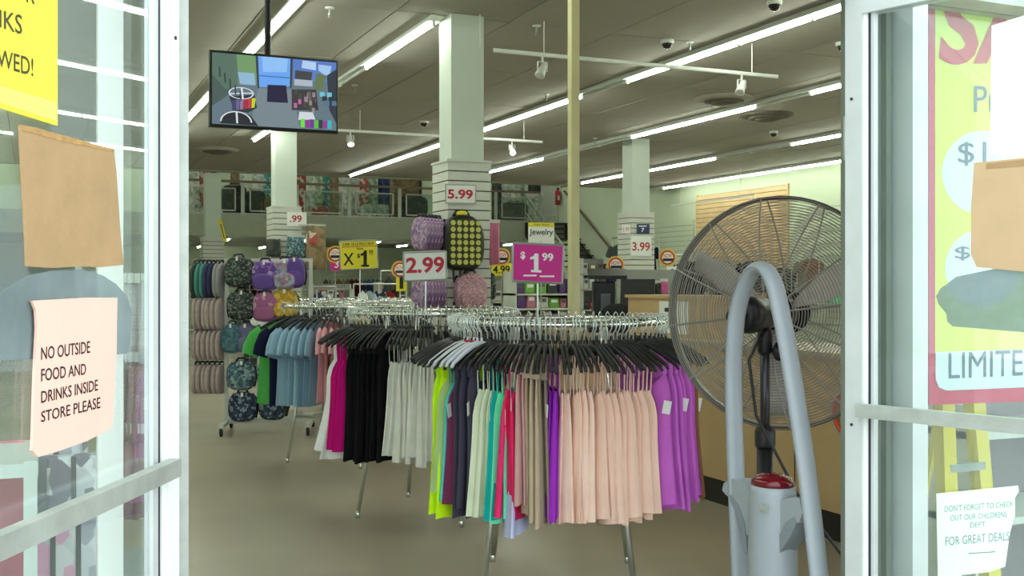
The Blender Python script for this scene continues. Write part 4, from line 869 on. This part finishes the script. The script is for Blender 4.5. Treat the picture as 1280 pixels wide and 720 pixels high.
# ---- clothes rails
def rail(x, y, rz, L, z, cols, label, gw, kind='tee', sc=1.0, step=.11, face=False):
    r = thing('garment_rail', label, 'clothes rail', (x, y, 0), rz)
    MB().tube([(0, 0, z), (L, 0, z)], .014, 8).build('rail_bar', m_chrome2, r)
    for a in (0, L):
        MB().tube([(a, 0, .02), (a, 0, z)], .014, 8).build('upright', m_chrome2, r); MB().box(a-.02, a+.02, -.28, .28, 0, .025).build('foot', m_chrome2, r)
    n = int((L-.2)/step)
    for i in range(n):
        q = .1+step*(i+.5); p = Vector((x+q*cos(rz), y+q*sin(rz), z+.01)); col = cols[int(i*len(cols)/n)]
        o = inst('t_shirt' if kind == 'tee' else 'tank_top', random.choice(GM[kind]), None, p, rz+(0 if face else pi/2)+rad(random.uniform(-12, 12)), m=fab(col, PAL[col]), scale=sc)
        tag(o, '%s garment on the rail %s, %s from the left' % (col, gw, ORD[min(i, 19)]), 'garment', 'garments on the rail '+gw)
    return r
k = 0
for px0, px1, D, z, cols, gw in ((235, 262, 23.0, 1.6, ['slate', 'red', 'khaki'], 'by the far left column'), (388, 420, 21.5, 1.45, ['denim', 'slate', 'white', 'denim'], 'under the hanging mustard cloth'), (476, 500, 20.0, 1.75, ['slate', 'taupe', 'slate'], 'right of the yellow sign'), (590, 640, 17.0, 1.5, ['maroon', 'plum', 'slate', 'plum'], 'under the round sale sign'), (640, 705, 15.5, 1.55, ['plum', 'taupe', 'white', 'mint', 'magenta'], 'behind the magenta sign'), (396, 440, 16.5, 1.42, ['slate', 'khaki', 'taupe', 'white'], 'low behind the third rack'), (442, 500, 18.0, 1.5, ['white', 'pale grey', 'denim', 'slate', 'red'], 'behind the yellow sign'), (238, 270, 25.6, 1.5, ['red', 'khaki', 'slate', 'green'], 'far left under the mezzanine'), (286, 345, 29.5, 1.7, ['taupe', 'slate', 'maroon', 'khaki'], 'far back under the mezzanine'), (400, 500, 29.0, 1.75, ['slate', 'khaki', 'maroon', 'denim', 'slate', 'taupe'], 'centre back under the mezzanine'), (720, 760, 22.0, 1.7, ['slate', 'khaki', 'slate'], 'right of the cream pole'), (765, 790, 18.7, 2.4, ['slate', 'black', 'slate'], 'below the 3.99 sign, left'), (791, 824, 18.8, 2.4, ['denim', 'denim', 'navy', 'denim'], 'below the 3.99 sign, right'), (845, 885, 17.5, 2.05, ['black', 'slate', 'black'], 'left edge of the fan')):
    a = hitD(px0, 350, D); b = hitD(px1, 350, D); rail(a.x, D, 0, max(.5, b.x-a.x), z, cols, 'chrome garment rail '+gw, gw, face=(px0 in (765, 791)), step=.16 if px0 in (765, 791) else .12)
ys_ = [hitR(px, 350, 15.9).y for px in (1062, 1030, 995, 960, 925, 890, 860)]
for i, (y0, y1) in enumerate(zip(ys_, ys_[1:])):
    cols = (['mint', 'teal'], ['brown', 'taupe', 'plum'], ['slate', 'taupe'], ['slate', 'black'], ['black', 'slate', 'khaki'], ['slate', 'denim'])[i]
    rail(15.85, y0+.1, pi/2, y1-y0-.2, 2.0+.2*(i % 2), cols, 'wall garment rail seen through the fan, '+ORD[i]+' from the right', 'seen through the fan, '+ORD[i]+' from right', step=.2, sc=1.15)
# ================================================================== signs on columns and among the goods
PC1 = planeD(CD1-.235); PC2 = planeD(CD2-.255)
def framed(name, label, pl, poly, mat, layers):
    r = flat_sign(name, label, 'sign', pl, poly, mat, layers, thick=.006, off=.006); return r
framed('price_sign', 'white 5.99 sign with red numerals on the near column', PC1, [(556, 230), (595, 231), (594.5, 255), (556, 254.5)], m_alug, [('panel_face', 'poly', [[(557.5, 231.5), (593.5, 232.5), (593, 253.5), (557.5, 253)]], m_paper), ('lettering', 'text', [('5.99', [(559, 236.5), (590.5, 237.3), (590.5, 249.3), (559, 248.6)])], m_red, {'bold': .03})])
framed('price_sign', 'small white .99 sign on the second column', PC2, [(358.5, 265), (383, 265.4), (383, 283), (358.5, 282.6)], m_paper, [('lettering', 'text', [('.99', [(362, 269), (377, 269.2), (377, 278), (362, 277.8)])], m_red, {'bold': .02})])
PC4 = planeD(17.7-.26)
framed('price_sign', 'white 3.99 sign with red numerals on the right column', PC4, [(788, 295), (814, 295.5), (814, 320), (788, 319.5)], m_paper, [('lettering', 'text', [('3.99', [(790, 302.5), (812, 303), (812, 314), (790, 313.5)])], m_red, {'bold': .02})])
framed('notice', 'small navy notice above the 3.99 sign', PC4, [(796, 280), (811.5, 280), (811.5, 292), (796, 292)], m_navyp, [('lettering', 'text', [('7', [(801, 285), (805, 285), (805, 290), (801, 290)])], m_paper, {'bold': .02}), ('line', 'poly', [rectq(798, 282, 808, 283.3)], m_paper)])
framed('notice', 'small white notice left of the navy one above the 3.99 sign', PC4, [(777.5, 281), (787.5, 281), (787.5, 292), (777.5, 292)], m_paper, [('lettering', 'text', [('1.99', [(779, 284), (786, 284), (786, 289.5), (779, 289.5)])], m_red)])
def sale_round(cx, cy, Z, label, price, pm, pq, tm, ptxt):
    pl = planeD(at(cx, cy, Z).y); n = 28
    r = flat_sign('sale_sign', label, 'sign', pl, [(cx+11*cos(2*pi*k/n), cy+11*sin(2*pi*k/n)) for k in range(n)], M('orange yellow card', (232, 190, 70), .6),
        [('red_ring', 'poly', [[(cx+9.2*cos(2*pi*k/n), cy+9.2*sin(2*pi*k/n)) for k in range(n)]], M('brick card', (176, 70, 50), .6)), ('disc', 'poly', [[(cx+7*cos(2*pi*k/n), cy+7*sin(2*pi*k/n)) for k in range(n)]], m_paper), ('bar', 'poly', [rectq(cx-6, cy+1, cx+7, cy+4.5)], m_blackp), ('lettering', 'text', [('NOW', [(cx-5.5, cy-5), (cx+5.5, cy-5), (cx+5.5, cy+.2), (cx-5.5, cy+.2)])], M('orange ink', (214, 110, 40), .6), {'bold': .02})])
    L = pl.px(cx, cy+11); z0 = L[1]; x0, x1, y0, y1 = pq
    s0 = pl.px(cx, cy)[0]; loc = lambda x, y: (pl.px(x, y)[0]-s0, pl.px(x, y)[1]-z0)
    MB().prism([loc(*q) for q in rectq(x0, y0, x1, y1)], -.003, 0).build('price_card', pm, r)
    mb = MB(); k_ = (x1-x0)*.32 if len(ptxt) == 1 else 2; text_quad(mb, ptxt, [loc(x0+k_, y0+3), loc(x1-k_, y0+3), loc(x1-k_, y1-3), loc(x0+k_, y1-3)], -.0045, bold=.02); mb.build('price_lettering', tm, r)
    MB().tube([(0, .004, -z0+.01), (0, .004, 0)], .006, 6).build('stem', m_chrome2, r); MB().lathe([(.12, -z0), (.12, -z0+.012), (.02, -z0+.02)], 14).build('stem_base', m_chrome2, r)
sale_round(627, 321, 15.5, 'round orange sale sign with yellow 4.99 card right of the backpack', '', m_yellow, (614, 639, 329, 345), m_blackp, '4.99')
sale_round(769, 331, 12.0, 'round orange sale sign above the registers', '', m_navyp, (757, 776, 340, 352), m_paper, '$3')
sale_round(834, 322, 13.5, 'round orange sale sign with blue .99 card left of the fan', '', m_paper, (833, 851, 333, 349), m_navyp, '.99')
sale_round(500, 337, 14.0, 'round red and yellow sale sign half hidden by the 2.99 sign', '', m_yellow, (495, 508, 343, 364), m_blackp, '1')
sale_round(419, 318, 16.0, 'round orange sale sign half hidden by the yellow sign', '', m_magenta, (413, 428, 322, 338), m_paper, '3')
pl = planeD(at(676, 290, 13).y)
r = flat_sign('department_sign', 'white Jewelry sign with yellow top strip above the magenta sign', 'sign', pl, [(660, 278), (692.5, 278.5), (692.5, 306), (660, 305)], m_paper,
    [('top_strip', 'poly', [[(660, 278), (692.5, 278.5), (692.5, 284), (660, 283.5)]], m_yellow), ('lettering', 'text', [('Jewelry', [(661.5, 286), (691, 286.5), (691, 296), (661.5, 295.5)])], m_blackp, {'bold': .01}), ('strip_lettering', 'text', [('Hot Buys', [(667, 279.3), (686, 279.6), (686, 283), (667, 282.7)])], m_greyp)])
z0 = min(pl.px(*q)[1] for q in [(660, 305), (692.5, 306)]); MB().tube([(0, .004, -z0), (0, .004, .05)], .01, 6).build('pole', m_chrome2, r)
pl = planeD(CD3-.6)
r = flat_sign('hang_tag', 'tilted yellow strip sign hanging by the farthest column', 'sign', pl, [(272, 276), (277, 274.5), (284, 302), (279.5, 303)], m_yellow, [('print', 'poly', [[(275, 280), (276.5, 280), (281, 298), (279.5, 298)]], m_greyp)])
ptop = pl.px(274.5, 275.5); MB().tube([(-.06, 0, .68), (-.06, .37, .68)], .004, 4).build('hook_wire', m_wire, r)
# ---- near column goods
p = hitD(581, 338, CD1-.4)
r = backpack((p.x, CD1-.24, p.z), 0, .45, .55, .16, m_black, m_black, 'black backpack covered in yellow-green round dots hanging on the near column', pocket=False, tagw=False)
dots = MB(); face = MB()
MB().pillow([(x*.82, z*.86+.03) for x, z in bag_poly(.45, .55, 4, 3)], -.185, -.14, .05).build('front_panel', M('olive ground', (60, 62, 34), .8), r, True)
m_dot = M('yellow green print', (196, 196, 104), .7, var=.1)
me = MB().lathe([(.026, 0), (.026, -.003), (.018, -.005)], 14, 'y').mesh('dot', m_dot)
for i in range(5):
    for j in range(7): inst('dot', me, r, (-.132+.066*i, -.187, .08+.064*j))
MB().pillow(superel(.12, .06, 16, 2.5, .0, .56), -.1, -.04, .2).build('yellow_bow', m_yellow, r, True)
for x in (-.1, -.03, .05, .12): MB().tube([(x, -.1, .02), (x+.01, -.1, -.12)], .012, 5, ry=.005).build('hanging_strap', m_black, r)
p = hitD(592, 379, CD1-.4)
backpack((p.x, CD1-.24, p.z-.06), 0, .34, .36, .14, MPAT['sparkle'], MPAT['sparkle'], 'pink sequinned backpack under the dotted one on the near column', tagw=False)
for row, (z_, n) in enumerate(((314, 6), (384, 6))):
    for i in range(n):
        p = hitD(514+6.2*i, z_, CD1-.1-.0*i); 
        o = backpack((p.x, CD1-.45+.05*i, p.z), rad(-78), .30, .32, .05, MPAT['purpst'], MPAT['violet'], 'lilac pouch left of the near column, %s row, %s from left' % (('upper', 'lower')[row], ORD[i]), 'lilac pouches', straps=False, pocket=False, name='pouch', tagw=False)
        v = Matrix.Rotation(rad(78), 3, 'Z') @ Vector((CR-.2-p.x, CD1-.1-(CD1-.45+.05*i), .345)); MB().tube([(0, -.025, .345), v], .004, 5).build('hang_arm', m_wire, o)
p = hitD(606, 330, CD1)
hang_cloth((p.x+.02, CD1-.2, p.z), 0, .12, .42, M('pink plush', (196, 110, 140), .9), 'pink and white scarf hanging right of the dotted backpack', 'scarf', 'scarf', th=.04)
p = hitD(604, 375, CD1); backpack((CR+.235, CD1-.1, p.z), rad(90), .16, .28, .08, MPAT['floral'], MPAT['floral'], 'small grey printed pouch low on the right of the near column', None, False, False, 'pouch', False)
for px, py, m, lb, w_, h_ in ((370, 322, MPAT['tropic'], 'pale wrapped pack hanging on the second column', .3, .36), (395, 336, m_goods['brown'], 'mustard fringed scarf hanging right of the second column', .34, .75), (393, 305, m_goods['red'], 'dark red cap like cloth above the mustard scarf', .3, .2), (342, 320, m_goods['dark'], 'grey wire topped pouch left of the second column', .22, .3)):
    p = hitD(px, py, CD2-.35); o = hang_cloth((p.x, p.y, p.z), 0, w_, h_, m, lb, 'hanging goods', 'hanging_goods'); MB().tube([(0, 0, h_+.01), (CR-p.x, CD2-.2-p.y, h_+.01)], .008, 6).build('hang_arm', m_wire, o)
# pegboard with pouches behind the counter
DP = 10.4; a, b = hitD(772, 372, DP), hitD(846, 372, DP)
r = thing('pegboard', 'grey pegboard panel behind the registers', 'panel', (a.x, DP, 0)); L = b.x-a.x
MB().box(0, L, 0, .03, 1.0, hitD(800, 337, DP).z).build('board', M('grey board', (150, 154, 148), .6), r)
for x in (0, L-.03): MB().box(x, x+.03, 0, .03, 0, 1.0).build('leg', m_alug, r)
for i in range(7):
    px = 790+6.4*i if i < 5 else 822+8*(i-5); p = hitD(px, 368, DP-.03); col = m_black if i < 5 else (M('pink nylon', (206, 96, 150), .7) if i == 6 else m_goods['dark'])
    hang_cloth((p.x, DP-.026, p.z), 0, .07 if i < 6 else .1, .13 if i < 6 else .15, col, ('black' if i < 5 else 'dark' if i == 5 else 'pink')+' pouch on the grey pegboard, '+ORD[i]+' from the left', 'pouch', 'pouch', th=.025)
# ---- gondola shelves with boxed goods in the middle of the shop
def gondola(px0, px1, D, tiers, cols, label, word, hb=.16):
    a, b = hitD(px0, 360, D).x, hitD(px1, 360, D).x; L = b-a
    r = thing('gondola_shelf', label, 'shelf', (a, D, 0))
    MB().box(0, L, .2, .22, 0, tiers[-1]+.3).build('back_board', M('grey shelf board', (150, 150, 144), .6), r)
    for x in (0, L-.03): MB().box(x, x+.03, -.2, .22, 0, tiers[-1]+.3).build('side_frame', m_wire, r)
    for t, z in enumerate(tiers):
        MB().box(0, L, -.2, .2, z-.025, z).build('shelf_board', m_wire, r)
        x = .05; i = 0
        while x < L-.12:
            w_ = random.uniform(.09, .17); h_ = hb*random.uniform(.7, 1.2); c = random.choice(cols); d = random.uniform(.0, .05)
            o = thing('boxed_item', '%s box on %s shelf of %s, %s from left' % (c[0], ('lower', 'middle', 'upper')[t+3-len(tiers)], word, ORD[min(i, 19)]), 'box', (a+x+w_/2, D-.17+d, z), 0, 'boxed goods on the '+word)
            MB().cbox(-w_/2, w_/2, 0, .16, 0, h_, .012).build('carton', M('carton '+c[0], c[1], .6, var=.15, scale=20), o); MB().box(-w_*.3, w_*.3, -.002, 0, h_*.55, h_*.85).build('print_band', m_paper if i % 2 else m_greyp, o)
            x += w_+random.uniform(.005, .03); i += 1
COLS1 = [('grey', (120, 122, 120)), ('khaki', (140, 132, 104)), ('pink', (190, 120, 140)), ('dark', (58, 58, 62)), ('white', (206, 206, 200)), ('red', (160, 60, 60))]
COLS2 = [('plum', (110, 40, 90)), ('pink', (206, 96, 150)), ('green', (120, 180, 80)), ('white', (206, 204, 206)), ('purple', (96, 60, 130)), ('dark', (56, 54, 58)), ('lilac', (160, 140, 180))]
gondola(388, 436, 22.8, (.9, 1.2), COLS1, 'low gondola shelf of mixed goods behind the third rack', 'gondola behind the third rack', .2)
gondola(470, 506, 24.5, (.9, 1.25), COLS1, 'low gondola shelf beside the yellow sign', 'gondola beside the yellow sign', .22)
gondola(636, 716, 13.6, (.95, 1.17, 1.37), COLS2, 'gondola of jewelry and pink goods behind the magenta sign', 'gondola under the Jewelry sign', .17)
gondola(607, 640, 14.6, (1.0, 1.25), COLS1, 'small gondola shelf under the 4.99 card', 'gondola under the 4.99 card', .16)
gondola(722, 762, 19.0, (1.0, 1.4, 1.7), COLS1, 'gondola shelf of dark goods at the stair foot', 'gondola at the stair foot', .2)
# ================================================================== rolling backpack rack
W0 = at(283, 540, 11.0); W0.z = 0; ang = -YAW+rad(6); gr = thing('rolling_display_rack', 'white wire grid display rack on casters filled with small backpacks', 'display rack', (W0.x, W0.y, 0), ang)
GL = .84; GH = 1.75
for x in (0, GL):
    MB().box(x-.018, x+.018, -.018, .018, .1, GH).build('upright', m_wire, gr)
MB().box(-.03, GL+.03, -.02, .02, .09, .14).build('base_rail', m_wire, gr); MB().box(-.02, GL+.02, -.015, .015, GH-.02, GH+.01).build('top_rail', m_wire, gr)
g = MB()
for k in range(1, 11): g.tube([(GL*k/11, 0, .14), (GL*k/11, 0, GH)], .003, 4)
for k in range(1, 21): g.tube([(0, 0, .14+(GH-.14)*k/21), (GL, 0, .14+(GH-.14)*k/21)], .003, 4)
tag(g.build('wire_grid', m_wire, gr), kind='stuff')
for x in (0, GL):
    MB().box(x-.025, x+.025, -.35, .35, .08, .12).build('base_foot', m_wire, gr)
    for y in (-.33, .33):
        c = MB().lathe([(.035, -.015), (.045, -.01), (.045, .01), (.035, .015)], 14, 'x', (x, y, .045)).build('caster', m_black, gr, True); MB().box(x-.02, x+.02, y-.015, y+.015, .06, .09).build('fork', m_alug, c)
def gp(px, py, y=-.03): d = ray(px, py); n = Vector((sin(ang), -cos(ang), 0)); o = W0+n*(-y); k = (o.dot(n))/d.dot(n); return Vector((0, 0, CH))+d*k
rows = [[(300, 359, 'floral', 'floral', 'dark floral'), (333, 364, 'violet2', 'violet', 'violet butterfly'), (357, 362, 'multi', 'multi', 'pastel printed'), (369, 360, 'violet', 'violet', 'plain violet')],
        [(302, 400, 'floral', 'floral', 'dark floral'), (334, 402, 'mauve2', 'mauve', 'mauve printed'), (356, 398, 'mustard', 'mustard', 'mustard printed')],
        [(292, 441, 'tealden', 'tealden', 'teal'), (310, 441, 'slatebl', 'slatebl', 'slate blue'), (345, 440, 'navyfl', 'navyfl', 'navy printed')],
        [(302, 487, 'tropic', 'tropic', 'pale tropical'), (340, 485, 'tropic', 'tealden', 'teal tropical')], [(304, 526, 'navyfl', 'navyfl', 'navy floral'), (342, 524, 'floral', 'navyfl', 'dark flowered')]]
for ri, row in enumerate(rows):
    for ci, (px, py, a, b, nm) in enumerate(row):
        p = gp(px, py); w_ = .28 if px not in (292, 310, 369) else .21
        backpack(p, ang+rad(random.uniform(-8, 8)), w_, .30 if ri else .31, .11, MPAT[a], MPAT[b], '%s small backpack on the %s row of the rolling rack, %s from left' % (nm, ORD[ri], ORD[ci]), 'small backpacks on the rolling rack')
# pouches hung edge-on from the rack's left end
cols = ['leaf', 'tealn', 'tealn', 'navyn', 'navyn', 'greyn', 'greyn']
for ri, (py, n, h) in enumerate(((372, 7, .35), (412, 6, .33), (450, 6, .31), (492, 6, .30))):
    MBa = MB().tube([(-.02, -.02*ri, 0), (-.36, -.02*ri, 0)], .006, 6)
    p0 = gp(280, py-38)
    ar = MBa.build('hanging_arm', m_wire, gr); ar.location = (0, 0, p0.z)
    for i in range(n):
        p = gp(242+(36/n)*(i+.5), py)
        m = MPAT[cols[i]] if ri == 0 else MPAT['stripe']
        backpack(p, ang+rad(72+random.uniform(-5, 5)), .26, h, .035, m, m, '%s zip pouch, %s row left of the rolling rack, %s from left' % ('coloured' if ri == 0 else 'greyish pink', ORD[ri], ORD[i]), 'pouches at the end of the rolling rack', straps=False, pocket=False, name='pouch', tagw=False)
# ================================================================== goods behind the left shop window
p = hitD(20, 580, 2.72)
r = thing('window_cabinet', 'white cube cabinet with pink panels inside the left window', 'cabinet', (-.78, 2.62, 0))
xr = hitD(48, 600, 2.62).x+.78; zt = hitD(30, 577, 2.62).z
for z in (.05, .42, zt-.035): MB().box(0, xr, 0, .38, z, z+.03).build('shelf_board', m_white, r)
for x in (0, xr*.5, xr-.03): MB().box(x, x+.028, -.002, .38, 0, zt).build('upright_panel', m_white, r)
MB().box(0, xr, .36, .38, 0, zt).build('back_panel', M('pink panel', (226, 120, 140), .6), r)
mbx = M('pink box', (240, 150, 165), .6)
for x in (.06, xr*.5+.05): MB().box(x, x+.3, .1, .3, .45, .75).build('pink_box', mbx, r)
m_pack = [MV('patterned pack %d' % i, c, 22, .5) for i, c in enumerate(([(210, 212, 216), (170, 168, 180), (226, 226, 228)], [(200, 200, 204), (120, 112, 130), (230, 230, 232)], [(222, 216, 220), (226, 160, 190), (200, 204, 204)]))]
for i, (px, py, Dd, w_, h_) in enumerate(((70, 600, 2.9, .11, .18), (92, 612, 2.85, .12, .16), (66, 700, 2.8, .10, .2), (98, 690, 2.86, .1, .24), (82, 560, 3.0, .12, .1))):
    p = hitD(px, py, Dd); r = thing('gift_pack', 'patterned %s pack stacked in the left window, %s from the top' % (('white', 'grey', 'dotted')[i % 3], ORD[(1, 2, 4, 3, 0)[i]]), 'package', (p.x, p.y, p.z-h_/2), rad(-8+7*i))
    MB().cbox(-w_/2, w_/2, 0, .06, 0, h_, .006).build('box', m_pack[i % 3], r); MB().box(-.006, .006, -.002, 0, 0, h_).build('ribbon', m_goods['dark'], r)
r = thing('window_table', 'low grey display table behind the left window', 'table', (hitD(85, 600, 2.95).x, 3.0, 0)); zt2 = hitD(85, 735, 2.85).z
MB().box(-.12, .2, -.2, .2, zt2-.03, zt2).build('table_top', M('grey laminate', (150, 160, 158), .5), r)
for x in (-.11, .17):
    for y in (-.19, .17): MB().box(x, x+.02, y, y+.02, 0, zt2-.03).build('leg', m_alug, r)
# wire rack with hanging packs seen through the narrow side light
DS = 4.3; r = thing('peg_rack', 'wire peg rack with rows of pink packs seen through the narrow side window', 'display rack', (hitD(170, 355, DS).x-.2, DS, 0))
for x in (0, .34): MB().box(x-.012, x+.012, -.012, .012, 0, 1.75).build('upright', m_wire, r)
for z in (.12, .62, 1.1, 1.5): MB().box(-.012, .35, -.01, .01, z, z+.02).build('cross_wire', m_wire, r)
x0 = hitD(170, 355, DS).x-.2
for ri, (py, h) in enumerate(((448, .28), (545, .28), (640, .30))):
    MB().box(0, .34, -.2, -.19, hitD(170, py-h*1360/4.2*1.0, DS-.2).z, hitD(170, py-h*1360/4.2, DS-.2).z+.012).build('hang_bar', m_wire, r)
    for i in range(6):
        p = hitD(146+8*i, py, DS-.2); m = M('white card pack', (206, 200, 204), .5) if ri == 0 else M('dusty rose pack', (150, 106, 112), .5, var=.2, scale=30)
        hang_cloth((p.x, p.y, p.z), rad(70), .14, h, m, '%s pack on the peg rack behind the side window, %s from left' % (('white', 'upper row rose', 'lower row rose')[ri], ORD[i]), 'package', 'hanging_pack', 'packs on the peg rack', th=.014)
p = hitD(175, 712, 4.0)
r = thing('candy_tub', 'white tub of colourful wrapped sweets seen through the side window', 'tub', (p.x, p.y, p.z-.12))
MB().lathe([(.13, 0), (.16, .1), (.165, .1), (.15, .02)], 20).build('tub', m_white, r, True)
for i in range(16):
    a = i*2.4; q = .03*sqrt(i); MB().lathe([(.01, -.022), (.022, -.012), (.022, .012), (.01, .022)], 8, 'z', (q*cos(a), q*sin(a), .11+.01*(i % 3))).build('sweet', (m_red, m_yellow, m_magenta, m_paper)[i % 4], r, True)
r = thing('stool', 'low grey stand under the tub of sweets', 'stand', (p.x, p.y, 0)); MB().box(-.17, .17, -.17, .17, p.z-.15, p.z-.12).build('top', m_alug, r); MB().lathe([(.12, 0), (.04, .03), (.04, p.z-.15)], 14).build('post', m_alug, r)
